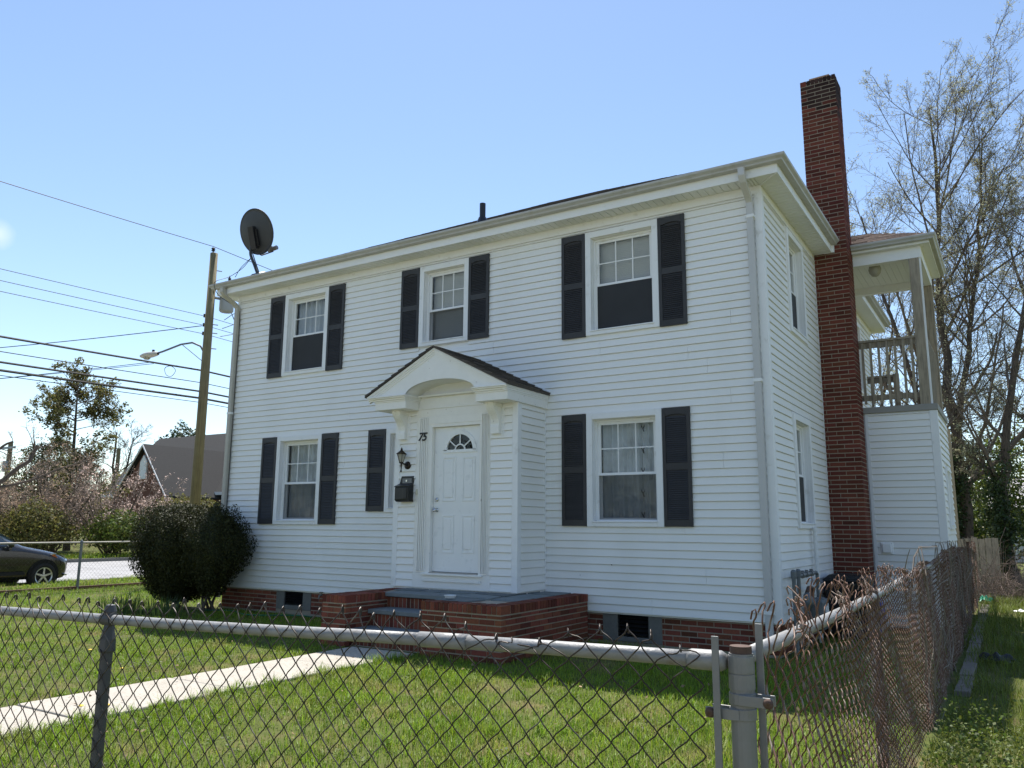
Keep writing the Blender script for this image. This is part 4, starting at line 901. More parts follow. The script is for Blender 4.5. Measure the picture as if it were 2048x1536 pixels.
# garden hose lying along the wall
pts = [(-9.6+0.09*i, -0.62+0.16*math.sin(i*0.35)+0.01*i, 0.035) for i in range(26)]
b = MB(); b.tube(pts, 0.010, 7); tag(b.build('garden_hose', mat('green hose', (0.02, 0.13, 0.06), 0.5)), 'thin green hose lying in the shaded grass by the foundation', 'hose')
# dish saucer on the stoop
b = MB(); b.lathe([(0.0, 0), (0.055, 0), (0.075, 0.035), (0.070, 0.035), (0.05, 0.008), (0.0, 0.008)], (-3.47, -1.80, 0.634), 18); tag(b.build('saucer', whitepl), 'small white saucer left on the stoop flagstones', 'saucer')
# satellite dish on the roof corner
sd = thing('satellite_dish', (-9.88, 0.30, 6.40), 'dark grey satellite dish on a bent mast at the roof corner', 'satellite dish')
b = MB(); b.prism([(-0.17, -0.14), (0.17, -0.14), (0.17, 0.14), (-0.17, 0.14)], lambda u, v: (-9.88+u, 0.30+v, 6.325+0.515*v), lambda u, v: (-9.88+u*0.5, 0.30+v*0.5, 6.40+0.515*v*0.5)); b.build('foot_plate', dishm, sd)
mast = [(-9.88, 0.30, 6.36), (-10.0, 0.30, 6.58), (-10.10, 0.30, 6.75), (-10.135, 0.30, 6.83), (-10.14, 0.30, 6.92), (-10.12, 0.30, 7.02)]
b = MB(); b.tube(spline(mast, 4), 0.029, 10); b.build('mast', dishm, sd, smooth=True)
b = MB(); b.tube([(-9.82, 0.28, 6.38), (-9.98, 0.26, 6.72), (-10.06, 0.27, 6.86)], 0.010, 6); b.build('brace', dishm, sd)
dc = Vector((-9.965, 0.28, 7.26)); dn = Vector((-0.17, 0.90, 0.33)).normalized()   # dish looks away from the street, to the rear
ux = dn.cross(Vector((0, 0, 1))).normalized(); uy = ux.cross(dn).normalized()
b = MB(); nr, ns = 7, 36; V = []; Q = []
for sg, lay in ((0.0, 0), (-0.012, 1)):
    for i in range(nr+1):
        r = i/nr
        for k2 in range(ns):
            t = 2*math.pi*k2/ns; p = dc + ux*(0.40*r*math.cos(t)) + uy*(0.46*r*math.sin(t)) + dn*(0.075*(r*r-1)+sg); V.append(tuple(p))
N1 = (nr+1)*ns
for lay in (0, 1):
    for i in range(nr):
        for k2 in range(ns): a_ = lay*N1+i*ns; Q.append((a_+k2, a_+(k2+1) % ns, a_+ns+(k2+1) % ns, a_+ns+k2))
for k2 in range(ns): Q.append((nr*ns+k2, nr*ns+(k2+1) % ns, N1+nr*ns+(k2+1) % ns, N1+nr*ns+k2))
b.add(V, Q); b.build('reflector', dishm, sd, smooth=True)
b = MB(); bk0 = dc-dn*0.10
for w_, h_, dd in ((0.10, 0.16, 0.05), (0.06, 0.22, 0.09)):
    V = [tuple(bk0+ux*sx*w_+uy*(sy*h_-0.12)-dn*sz*dd) for sz in (0, 1) for sx, sy in ((-1, -1), (1, -1), (1, 1), (-1, 1))]; b.add(V, BOXF)
b.tube([tuple(bk0-uy*0.15-dn*0.04), mast[-1]], 0.03, 8); b.build('bracket', blackm, sd)
tip = dc+dn*0.42-uy*0.40; b = MB(); b.tube([tuple(bk0-uy*0.42), tuple(dc-uy*0.47+dn*0.03), tuple(tip)], 0.013, 6); b.build('feed_arm', dishm, sd)
b = MB(); b.tube([tuple(tip-ux*0.11+uy*0.03), tuple(tip+ux*0.11+uy*0.07)], 0.045, 8); b.tube([tuple(tip+uy*0.05), tuple(tip-dn*0.14+uy*0.12)], 0.042, 8); b.build('receiver', steelm, sd)
for pts, nm in (([mast[2], (-10.13, 0.12, 6.48), (-10.19, -0.12, 6.25), (-10.20, -0.40, 6.09), (-10.19, -0.45, 5.98), (-10.13, -0.38, 5.80), (-10.02, -0.16, 5.66), (-9.91, -0.045, 5.52), (-9.895, -0.04, 4.2), (-9.895, -0.04, 2.6), (-9.895, -0.04, 1.2)], 'cable'), ([mast[2], (-10.17, 0.12, 6.50), (-10.20, 0.02, 6.28)], 'cable')):
    b = MB(); b.tube(spline(pts, 5), 0.006, 5); b.build(nm, cablem, sd)
# gas meter, regulator and pipes at the right wall
gm = thing('gas_meter', (0.15, 0.8, 0), 'grey gas meter with pipes and valves at the foot of the side wall', 'gas meter')
for y in (0.16, 0.40):
    b = MB(); b.tube([(0.13, y, 0.0), (0.13, y, 0.99)], 0.024, 10); b.lathe([(0.032, -0.02), (0.034, 0.0), (0.034, 0.06), (0.02, 0.08), (0.0, 0.085)], (0.13, y, 0.93), 10); b.lathe([(0.032, 0.0), (0.032, 0.06)], (0.13, y, 0.50), 10); b.build('riser_pipe', pipem, gm)
b = MB(); b.tube([(0.13, 0.40, 0.93), (0.13, 1.40, 0.93), (0.13, 1.46, 0.90), (0.13, 1.47, 0.55)], 0.022, 10); b.build('cross_pipe', pipem, gm)
for y in (0.62, 0.85, 1.12):
    b = MB(); b.lathe([(0.034, -0.05), (0.040, -0.03), (0.040, 0.03), (0.034, 0.05)], (0.13, y, 0.93), 8, 'y'); b.box(0.11, 0.15, y-0.012, y+0.012, 0.93, 0.985); b.build('valve', steelm, gm)
b = MB(); b.lathe([(0.0, 0), (0.10, 0.0), (0.115, 0.03), (0.115, 0.05), (0.06, 0.09), (0.03, 0.13), (0.0, 0.13)], (0.10, 0.80, 0.60), 18, 'x'); b.build('regulator', pipem, gm, smooth=True)
b = MB(); b.box(0.08, 0.27, 1.05, 1.42, 0.22, 0.62); b.build('meter_case', pipem, gm, bevel=0.05)
b = MB(); b.box(0.272, 0.28, 1.15, 1.32, 0.42, 0.55); b.build('meter_dial', whitepl, gm)
b = MB(); b.tube([(0.13, 1.10, 0.62), (0.13, 1.10, 0.75), (0.13, 0.92, 0.76), (0.13, 0.80, 0.70)], 0.026, 8); b.build('union', rustm, gm)
b = MB(); b.lathe([(0.028, 0), (0.028, 0.62), (0.034, 0.62), (0.034, 0.67), (0.0, 0.68)], (0.075, 1.75, 0.84), 12); b.tube([(0.075, 1.75, 0.84), (0.075, 1.75, 0.0)], 0.028, 12); tag(b.build('standpipe', whitepl), 'white plastic standpipe beside the gas meter on side wall', 'pipe')
# wheeled bins in the side yard
def bin_(name, loc, w, dp, h, m_, label, lid=None):
    t = thing(name, loc, label, 'bin'); x, y, z = loc
    b = MB(); b.prism([(-1, -1), (1, -1), (1, 1), (-1, 1)], lambda u, v: (x+u*w*0.40, y+v*dp*0.40, 0.04), lambda u, v: (x+u*w*0.5, y+v*dp*0.5, h)); b.build('body', m_, t, bevel=0.02)
    b = MB(); b.prism([(-1, -1), (1, -1), (1, 1), (-1, 1)], lambda u, v: (x+u*w*0.54, y+v*dp*0.54, h), lambda u, v: (x+u*w*0.54, y+v*dp*0.54, h+0.04)); b.prism([(-1, -1), (1, -1), (1, 1), (-1, 1)], lambda u, v: (x+u*w*0.52, y+v*dp*0.52, h+0.04), lambda u, v: (x+u*w*0.40, y+v*dp*0.42, h+0.10)); b.build('lid', lid or m_, t, bevel=0.015)
    for s2 in (-1, 1):
        b = MB(); b.lathe([(0.0, -0.03), (0.1, -0.03), (0.1, 0.03), (0.0, 0.03)], (x+s2*w*0.42, y+dp*0.45, 0.1), 14, 'x'); b.build('wheel', tyrem, t)
    b = MB(); b.tube([(x-w*0.4, y+dp*0.56, h-0.02), (x-w*0.4, y+dp*0.62, h), (x+w*0.4, y+dp*0.62, h), (x+w*0.4, y+dp*0.56, h-0.02)], 0.014, 6); b.build('handle', m_, t)
bin_('wheeled_bin', (0.36, 2.45, 0), 0.56, 0.60, 0.77, blackpl, 'black wheeled bin with sloping lid before the brick chimney')
# blue bag snagged on the inner side of the side fence
nb = 14; V = []; Q = []
for i in range(nb+1):
    for k2 in range(12):
        t = 2*math.pi*k2/12; f_ = i/nb; rr_ = (0.012+0.05*math.sin(math.pi*min(1, f_*0.9+0.1)))*(1+0.3*math.sin(3*t+5*f_)+0.15*math.sin(7*t-9*f_))
        V.append((1.70+0.5*rr_*math.cos(t), -4.55+rr_*math.sin(t), 1.10-0.22*f_))
for i in range(nb):
    for k2 in range(12): Q.append((i*12+k2, i*12+(k2+1) % 12, (i+1)*12+(k2+1) % 12, (i+1)*12+k2))
b = MB(); b.add(V, Q); tag(b.build('plastic_bag', bluepl), 'blue plastic bag snagged on the rusty side fence', 'bag')
# ================================================================ chain link fences
def noise2(x, y, s):
    return np.sin(x*1.7*s+1.3)*np.cos(y*2.3*s+0.4)+0.5*np.sin(x*4.1*s+y*3.3*s+2.1)
WP = 0.0425          # half a diamond
def wire_paths(n0, n1, ztop, zbot, warp, dep=0.0028):
    """list of (k,3)-arrays in fence coordinates (s along, d across, z)"""
    out = []; hh = 0.0425; per = 4 if dep < 0.005 else 3
    for i in range(n0, n1):
        zt_ = ztop(i*WP); n = int((zt_-zbot)/hh); P = []
        for k_ in range(n*per+1):
            ph = k_/per; tri = abs((ph+i) % 2-1)           # 0..1 triangle wave
            tri = 0.5-0.5*math.cos(math.pi*tri)*0.55-0.5*0.45*(1-2*tri)
            s0 = i*WP+tri*WP*1.06-WP*0.03
            d0 = dep*math.cos(math.pi*(ph+i))
            P.append((s0, d0, zt_-ph*hh))
        P = np.array(P)
        # bent-over knuckle at the top end
        c = P[0]; hk = np.array([(c[0]+0.004, c[1]+0.016, c[2]-0.014), (c[0]+0.004, c[1]+0.014, c[2]+0.004), (c[0]+0.002, c[1]+0.007, c[2]+0.011)])
        P = np.concatenate([hk, P]); out.append(warp(P, i))
    return out
def fence_obj(fence, frame, paths, r, sides, m_, limit, name='wire'):
    """frame: (origin, direction, normal)"""
    O, D, Nn = [np.array(v) for v in frame]; L = np.array(wloc(fence)); rest = []
    for j_, P in enumerate(paths):
        W = O+P[:, :1]*D+P[:, 1:2]*Nn; W[:, 2] = P[:, 2]+O[2]
        V, Q = tubes(W[None], np.full((1, len(W)), r), sides)
        if j_ < limit: link(name, npmesh(name, V-L, Q, None, True), m_, fence)
        else: rest.append((V-L, Q))
    if rest:
        V, Q = cat_meshes(rest); o = link('far_wires', npmesh('far_wires', V, Q, None, True), m_, fence); o['kind'] = 'stuff'
# ---- front fence
FA = math.radians(2.2); FO = (1.829, -7.80, 0.0); FD = (-math.cos(FA), -math.sin(FA), 0); FN = (-math.sin(FA), math.cos(FA), 0)   # s grows to the left, normal to the house
def FP(s, d, z): return (FO[0]+s*FD[0]+d*FN[0], FO[1]+s*FD[1]+d*FN[1], z)
ff = thing('chain_link_fence', (1.829, -7.80, 0), 'chain link fence with a pale top rail along the front of the lawn', 'fence')
def rz_(s): return 1.158-0.020*s            # rail centre height
def ztop_f(s):
    z = rz_(s)+0.073
    return z
def warp_f(P, i):
    s = P[:, 0]; z = P[:, 2]; top = np.clip((z-(rz_(s)-0.06))/0.13, 0, 1)
    P = P.copy()
    # bent section near the corner post
    a_ = np.exp(-((s-0.62)/0.16)**2); b_ = np.exp(-((s-0.14)/0.09)**2); c_ = np.exp(-((s-0.36)/0.08)**2)
    P[:, 2] += top*top*(-0.062*a_-0.045*b_+0.012*c_+0.006*np.sin(s*31)+0.004*np.sin(s*77))
    P[:, 0] += top*(0.012*np.sin(s*13)+0.03*a_*np.sin(s*40)+0.012*b_)+0.004*np.sin(z*9+s*3)+0.0025*np.sin(z*23+s*11)
    P[:, 1] += 0.010*np.sin(s*2.3+z*3.1)+top*(0.01*np.sin(s*21)+0.02*a_)
    P[:, 2] += 0.0035*np.sin(s*17+z*9)
    if i % 9 == 4: P[:3, 2] += 0.008
    return P
fence_obj(ff, (FO, FD, FN), wire_paths(2, 118, ztop_f, 0.03, warp_f), 0.0022, 5, wirem, 400)
def rail_seg(s0, s1, r, m_, nm, fn=None):
    n = max(2, int((s1-s0)/0.25)); P = [FP(s0+(s1-s0)*i/n, 0.034, rz_(s0+(s1-s0)*i/n)+0.004*math.sin((s0+(s1-s0)*i/n)*2.2)) for i in range(n+1)]
    b = MB(); b.tube(P, r, 14); return b.build(nm, m_, ff, smooth=True)
rail_seg(0.06, 0.84, 0.0205, railm, 'top_rail'); rail_seg(0.98, 5.2, 0.0200, railm, 'top_rail'); rail_seg(0.82, 1.0, 0.0238, railm, 'rail_sleeve')
b = MB(); P0 = FP(0.045, 0.034, rz_(0)); b.tube([FP(0.135, 0.034, rz_(0.1)), FP(0.125, 0.034, rz_(0.1)), FP(0.05, 0.034, rz_(0.05)), FP(0.035, 0.03, rz_(0.05))], [0.0225, 0.026, 0.026, 0.018], 14); b.build('rail_end_cup', railm, ff, smooth=True)
def post(fence, x, y, r, h, m_, nm='post', cap=None):
    b = MB(); b.tube([(x, y, -0.05), (x, y, h)], r, 18); o = b.build(nm, m_, fence, smooth=False); return o
cpx, cpy = 1.829, -7.766
post(ff, cpx, cpy, 0.0302, 1.180, steelm, 'corner_post')
b = MB(); b.lathe([(0.0272, 0), (0.0272, 0.018), (0.0, 0.019)], (cpx, cpy, 1.180), 18); b.build('post_rim', rustm, ff)
b = MB(); b.lathe([(0.0322, 1.133), (0.0325, 1.136), (0.0325, 1.172), (0.0322, 1.175)], (cpx, cpy, 0), 20); b.lathe([(0.0322, 1.094), (0.0325, 1.096), (0.0325, 1.131), (0.0322, 1.1315)], (cpx, cpy, 0), 20); b.build('brace_band', steelm, ff)
# tension bands with carriage bolts, tension bars
for z, ang, nm in ((1.036, 'l', 'tension_band'), (1.072, 'r', 'tension_band')):
    b = MB(); b.lathe([(0.0326, z-0.014), (0.0332, z-0.012), (0.0332, z+0.012), (0.0326, z+0.014)], (cpx, cpy, 0), 20)
    dx = -1 if ang == 'l' else 1
    b.box(min(cpx, cpx+dx*0.085), max(cpx, cpx+dx*0.085), cpy-0.036, cpy-0.031, z-0.013, z+0.013); b.box(min(cpx, cpx+dx*0.08), max(cpx, cpx+dx*0.08), cpy+0.004, cpy+0.009, z-0.013, z+0.013)
    o = b.build(nm, steelm, ff, bevel=0.0015)
    b = MB(); b.lathe([(0.0, -0.009), (0.008, -0.008), (0.0125, -0.003), (0.0125, 0.0)], (cpx+dx*0.073, cpy-0.036, z), 14, 'y'); b.build('bolt', rustm, o, smooth=True)
b = MB(); b.box(1.768, 1.786, -7.812, -7.806, 0.02, 1.222); b.build('tension_bar', steelm, ff, bevel=0.001)
# line posts of the front fence
for s in (2.57, 5.15):
    x, y, _ = FP(s, 0.036, 0); zc_ = rz_(s); o = post(ff, x, y, 0.0235, zc_-0.075, postm, 'line_post')
    b = MB(); b.lathe([(0.030, -0.13), (0.033, -0.125), (0.031, -0.08), (0.024, -0.05), (0.018, -0.02)], (x, y, zc_), 8); b.tube([FP(s-0.03, 0.034, zc_), FP(s+0.03, 0.034, zc_)], 0.027, 14); b.lathe([(0.024, 0.015), (0.026, 0.03), (0.018, 0.055), (0.0, 0.06)], (x, y, zc_), 14); b.build('loop_cap', postm, o)
# ---- side fence: from the corner post away from the street
sf = thing('rusty_chain_link_fence', (1.83, -7.75, 0), 'rusty sagging chain link fence running back along the side yard', 'fence')
SA = 0.0141; SO = (1.845, -7.70, 0); sl = math.hypot(1, SA); SD = (-SA/sl, 1/sl, 0); SN = (-1/sl, -SA/sl, 0)
def SP(s, d, z): return (SO[0]+s*SD[0]+d*SN[0], SO[1]+s*SD[1]+d*SN[1], z)
def ztop_s(s): return 1.235+0.03*math.sin(s*0.9)+0.02*math.sin(s*2.7)
def warp_s(P, i):
    s = P[:, 0]; z = P[:, 2]; P = P.copy(); top = np.clip((z-1.08)/0.16, 0, 1)
    P[:, 0] += 0.006*np.sin(z*7+s*5)+0.003*np.sin(z*17+s*9)+top*0.030*np.sin(s*9+z*13)*np.exp(-(s/2.6)**2)+top*0.006*np.sin(s*31+z*17)
    P[:, 1] += 0.018*np.sin(s*1.9+z*2.7)+0.006*np.sin(s*6+z*9)+top*0.040*np.sin(s*8+z*12)*np.exp(-(s/3.2)**2)
    P[:, 2] += 0.006*np.sin(s*9+z*5)+top*0.045*np.sin(s*17)*np.exp(-(s/3)**2)
    return P
pths = wire_paths(1, 425, ztop_s, 0.03, warp_s, 0.0125)
fence_obj(sf, (SO, SD, SN), pths[:300], 0.0025, 4, rustw, 300); V_, Q_ = None, None
fence_obj(sf, (SO, SD, SN), pths[300:], 0.0028, 3, rustw, 0)
for s0, s1 in ((0.02, 6.6), (6.63, 13.2), (13.23, 18.2)):
    n = 20; b = MB(); b.tube([SP(s0+(s1-s0)*i/n, 0.03, 1.160-0.012*math.sin((s0+(s1-s0)*i/n)*0.8)) for i in range(n+1)], 0.0215, 12); b.build('top_rail', railm, sf, smooth=True)
for s in (2.45, 5.2, 8.0, 10.9, 13.9, 17.0, 18.25):
    x, y, _ = SP(s, 0.034, 0); o = post(sf, x, y, 0.028 if s < 18 else 0.036, 1.15, rustm, 'line_post')
    b = MB(); b.lathe([(0.033, -0.06), (0.033, 0.0), (0.024, 0.03), (0.0, 0.05)], (x, y, 1.15), 12); b.build('loop_cap', rustm, o)
b = MB(); b.box(1.869-0.009, 1.869+0.009, -7.742, -7.736, 0.02, 1.252); b.build('tension_bar', steelm, sf, bevel=0.001)
# dry vine stems tangled through the far half of the side fence
vr = np.random.default_rng(5); nv = 230; k_ = 9
P = np.zeros((nv, k_, 3)); s0 = vr.uniform(4.2, 18, nv); z0_ = vr.uniform(0.0, 1.0, nv)
dirs = np.stack([vr.normal(0, 0.5, nv), vr.normal(0, 0.10, nv), vr.uniform(0.3, 1, nv)], 1)
cur = np.stack([s0, vr.normal(0, 0.03, nv), z0_], 1)
for j_ in range(k_):
    P[:, j_] = cur; dirs += vr.normal(0, 0.35, (nv, 3))*np.array([1, 0.25, 0.8]); dirs[:, 1] -= cur[:, 1]*1.5
    cur = cur+dirs*0.075; cur[:, 2] = np.clip(cur[:, 2], 0.01, 1.36)
W = np.array(SO)+P[..., :1]*np.array(SD)+P[..., 1:2]*np.array(SN); W[..., 2] = P[..., 2]
V, Q = tubes(W, np.linspace(0.005, 0.0022, k_)[None]*vr.uniform(0.6, 1.5, (nv, 1)), 4)
o = link('dry_vines', npmesh('dry_vines', V, Q), mat('dry vine', (0.19, 0.155, 0.12), 0.9, var=0.3, vscale=20), None); tag(o, 'dry brown vine stems tangled in the side fence', 'vines', kind='stuff')
# concrete edging strip at the foot of the side fence, outside
ed = thing('edging_strip', (1.70, 4, 0), 'grey concrete edging along the foot of the side fence', 'edging')
y = -1.2; k_ = 0
while y < 8.5:
    b = MB(); x = 1.845-SA*(y+7.7)+0.06; b.box(x, x+0.13, y, y+0.9, -0.05, 0.05+0.012*math.sin(k_*2.1)); b.build('edging_block', mat('dirty kerb block', (0.17, 0.145, 0.12), 0.9, var=0.3, vscale=9), ed, bevel=0.01); y += 0.91; k_ += 1
# ---- street side fence
lf = thing('street_fence', (-16.0, 2, 0), 'grey chain link fence with posts between the side yard and the street', 'fence')
LX_ = -16.0
b = MB(); b.tube([(LX_, -14, 1.055), (LX_, 0.82, 1.055), (LX_, 26, 1.08)], 0.021, 8); b.build('top_rail', mat('aged steel rail', (0.30, 0.285, 0.25), 0.6, metal=0.2), lf, smooth=True)
for y in (-11.2, -8.2, -5.2, -2.2, 0.82, 3.82, 6.82, 9.8, 12.8):
    o = post(lf, LX_+0.03, y, 0.03, 1.04, pipem, 'line_post'); b = MB(); b.lathe([(0.034, -0.03), (0.034, 0.02), (0.02, 0.06), (0.0, 0.07)], (LX_+0.03, y, 1.05), 10); b.build('loop_cap', pipem, o)
ps = []; i = 0
for i in range(int(22/0.045)):
    s = -9+i*0.045; n = 22; kk = np.arange(n+1); tri = ((kk+i) % 2)*0.045
    ps.append(np.stack([np.full(n+1, LX_), s+tri, 1.06-kk*0.047], 1))
V, Q = tubes(np.array(ps), np.full((len(ps), 23), 0.0017), 3)
o = link('chain_link_mesh', npmesh('chain_link_mesh', V-np.array(lf.location), Q), wirem, lf); o['kind'] = 'stuff'
b = MB(); b.box(LX_-0.05, LX_+0.05, -14, 13, -0.05, 0.07); tag(b.build('timber_edging', mat('dark timber edge', (0.11, 0.06, 0.035), 0.9, var=0.3)), 'dark timber edging along the foot of the street fence', 'edging')
# ================================================================ vegetation helpers
def leaf_quads(C_, N_, size, rg, asp=0.55, fold=0.0):
    """oriented little leaves: centres, normals, sizes -> verts, quads"""
    n = len(C_); a = rg.normal(size=(n, 3)); N_ = N_/(np.linalg.norm(N_, axis=1, keepdims=True)+1e-9)
    T = a-(a*N_).sum(1, keepdims=True)*N_; T /= np.linalg.norm(T, axis=1, keepdims=True)+1e-9; B = np.cross(N_, T)
    L = np.asarray(size).reshape(-1, 1)*np.ones((n, 1))
    V = np.stack([C_-T*L*0.5, C_+B*L*asp*0.5, C_+T*L*0.5, C_-B*L*asp*0.5], 1).reshape(-1, 3)
    return V, np.arange(n*4).reshape(-1, 4)
def perp_rand(D, rg):
    a = rg.normal(size=D.shape); a -= (a*D).sum(1, keepdims=True)*D; return a/(np.linalg.norm(a, axis=1, keepdims=True)+1e-9)
def grow(start, dirs, length, r0, r1, k, wob, up, rg):
    n = len(start); P = np.zeros((n, k+1, 3)); P[:, 0] = start; d = dirs.copy(); st = (length/k)[:, None]
    for j_ in range(k):
        d = d+rg.normal(0, wob, (n, 3)); d[:, 2] += up; d /= np.linalg.norm(d, axis=1, keepdims=True)
        P[:, j_+1] = P[:, j_]+d*st
    Rr = r0[:, None]+(r1-r0)[:, None]*(np.linspace(0, 1, k+1)[None]**0.8)
    return P, Rr
def branch(P, Rr, per, t0, t1, ang, lratio, rratio, k, wob, up, rg, lens, minr=0.003, taper=0.35):
    n, kk, _ = P.shape; idx = np.repeat(np.arange(n), per); m_ = len(idx)
    t = rg.uniform(t0, t1, m_); f = t*(kk-1); i0 = np.minimum(f.astype(int), kk-2); w = (f-i0)[:, None]
    S = P[idx, i0]*(1-w)+P[idx, i0+1]*w; D = P[idx, i0+1]-P[idx, i0]; D /= np.linalg.norm(D, axis=1, keepdims=True)+1e-9
    rp = Rr[idx, i0]; A = np.radians(rg.uniform(*ang, m_))[:, None]; d = D*np.cos(A)+perp_rand(D, rg)*np.sin(A)
    L = lens[idx]*lratio*rg.uniform(0.6, 1.25, m_)*(1.15-0.55*t); r = np.maximum(rp*rratio*rg.uniform(0.7, 1.1, m_), minr)
    Pn, Rn = grow(S, d, L, r, np.maximum(r*taper, minr*0.6), k, wob, up, rg)
    return Pn, Rn, L
TRI = []
def make_tree(name, loc, label, group, trunks, spec, leaf=None, seed=1, bark=None, cat='tree', leafsize=0.05, leafn=2, leaf2=None):
    """trunks: list of polylines with radii; spec: list of branch levels"""
    rg = np.random.default_rng(seed); t = thing(name, loc, label, cat, group); L0 = np.array(loc); bark = bark or barkm
    Ms = []; cur = []
    for pts, r0, r1 in trunks:
        pts = np.array(pts, float)+L0; k = 14; tt = np.linspace(0, len(pts)-1, k+1); i0 = np.minimum(tt.astype(int), len(pts)-2); w = (tt-i0)[:, None]
        P = pts[i0]*(1-w)+pts[i0+1]*w; P[1:-1] += rg.normal(0, 0.25*r0, (k-1, 3)); Rr = r0+(r1-r0)*np.linspace(0, 1, k+1)**0.9; Rr[0] *= 1.35
        ln = np.linalg.norm(pts[1:]-pts[:-1], axis=1).sum(); cur.append((P, Rr, ln)); V, Q = tubes(P[None], Rr[None], 10); Ms.append((V-L0, Q))
    V, Q = cat_meshes(Ms); link('trunk', npmesh('trunk', V, Q, None, True), bark, t)
    P = np.stack([c[0] for c in cur]); Rr = np.stack([c[1] for c in cur]); ln = np.array([c[2] for c in cur]); Ms = []; allP = []
    for li, (per, t0, t1, ang, lr, rr_, k, wob, up, minr) in enumerate(spec):
        P, Rr, ln = branch(P, Rr, per, t0, t1, ang, lr, rr_, k, wob, up, rg, ln, minr)
        V, Q = tubes(P, Rr, 6 if li == 0 else (4 if li == 1 else 3)); Ms.append((V-L0, Q)); allP.append(P)
    V, Q = cat_meshes(Ms); link('branches', npmesh('branches', V, Q, None, True), bark if len(spec) < 2 else twigm if bark is barkm else bark, t)['kind'] = 'stuff'
    if leaf is not None:
        Pt = allP[-1][:, 1:].reshape(-1, 3); Pt = np.repeat(Pt, leafn, 0) if leafn >= 1 else Pt[rg.random(len(Pt)) < leafn]
        Pt = Pt+rg.normal(0, leafsize*0.7, Pt.shape); V, Q = leaf_quads(Pt-L0, rg.normal(size=Pt.shape)+np.array([0, 0, .5]), leafsize*rg.uniform(0.6, 1.4, len(Pt)), rg)
        link('crown', npmesh('crown', V, Q), leaf, t)
    return t
def blob_bush(name, loc, label, rad, leafm, n, leafsize, seed, group=None, cat='shrub', lumps=0.12, square=2.6, stems=5, bottom=0.15, core=True, asp=0.6, layers=(0.80, 1.02), bark=None, taper=0.0):
    """dense clipped bush: leaves through an uneven rounded volume over stems"""
    rg = np.random.default_rng(seed); t = thing(name, loc, label, cat, group); L0 = np.array(loc); rx, ry, rz_b = rad
    ph = rg.uniform(0, 6, 8)
    def shape(D):
        l = (np.abs(D)**square).sum(1)**(1/square); s = 1/l
        f = 1+lumps*(0.5*np.sin(D[:, 0]*4+ph[0])*np.cos(D[:, 1]*5+ph[1])+0.35*np.sin(D[:, 2]*6+ph[2]+D[:, 0]*3)+0.25*np.sin(D[:, 0]*11+D[:, 1]*9+ph[3])+0.2*np.sin(D[:, 2]*15+D[:, 1]*12+ph[4]))
        return s*f
    D = rg.normal(size=(n, 3)); D /= np.linalg.norm(D, axis=1, keepdims=True)
    S = shape(D)*rg.uniform(layers[0], layers[1], n)**0.7; Pp = D*S[:, None]*np.array([rx, ry, rz_b])
    Pp[:, 2] += rz_b+bottom; tp_ = 1-taper*np.clip(1-(Pp[:, 2]-bottom)/(1.1*rz_b), 0, 1)**1.3; Pp[:, 0] *= tp_; Pp[:, 1] *= tp_; keep = Pp[:, 2] > bottom*0.8+rg.uniform(0, 0.12, n); Pp = Pp[keep]; Dk = D[keep]
    V, Q = leaf_quads(Pp, Dk+rg.normal(0, 0.75, Dk.shape), leafsize*rg.uniform(0.6, 1.3, len(Pp)), rg, asp)
    link('foliage', npmesh('foliage', V, Q), leafm, t)
    if core:
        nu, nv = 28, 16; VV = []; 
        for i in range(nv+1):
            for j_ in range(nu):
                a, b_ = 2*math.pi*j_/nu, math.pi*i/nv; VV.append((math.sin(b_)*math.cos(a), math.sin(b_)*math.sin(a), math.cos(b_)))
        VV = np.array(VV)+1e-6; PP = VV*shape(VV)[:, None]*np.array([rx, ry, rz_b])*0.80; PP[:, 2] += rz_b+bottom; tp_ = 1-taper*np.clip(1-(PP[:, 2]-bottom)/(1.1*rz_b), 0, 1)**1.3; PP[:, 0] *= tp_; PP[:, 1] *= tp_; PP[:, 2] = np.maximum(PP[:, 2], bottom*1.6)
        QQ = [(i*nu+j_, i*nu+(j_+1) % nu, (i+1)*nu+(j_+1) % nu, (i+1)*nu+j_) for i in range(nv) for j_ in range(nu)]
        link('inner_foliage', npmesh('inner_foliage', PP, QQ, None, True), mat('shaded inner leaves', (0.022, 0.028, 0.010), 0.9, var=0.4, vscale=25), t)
    if stems:
        P, Rr = grow(np.stack([rg.uniform(-.12, .12, stems), rg.uniform(-.12, .12, stems), np.zeros(stems)], 1), np.stack([rg.normal(0, .35, stems), rg.normal(0, .35, stems), np.ones(stems)], 1), np.full(stems, rz_b*1.2), np.full(stems, .028), np.full(stems, .012), 5, .1, .1, rg)
        V, Q = tubes(P, Rr, 6); link('stem', npmesh('stem', V, Q, None, True), bark or barkm, t)
    return t
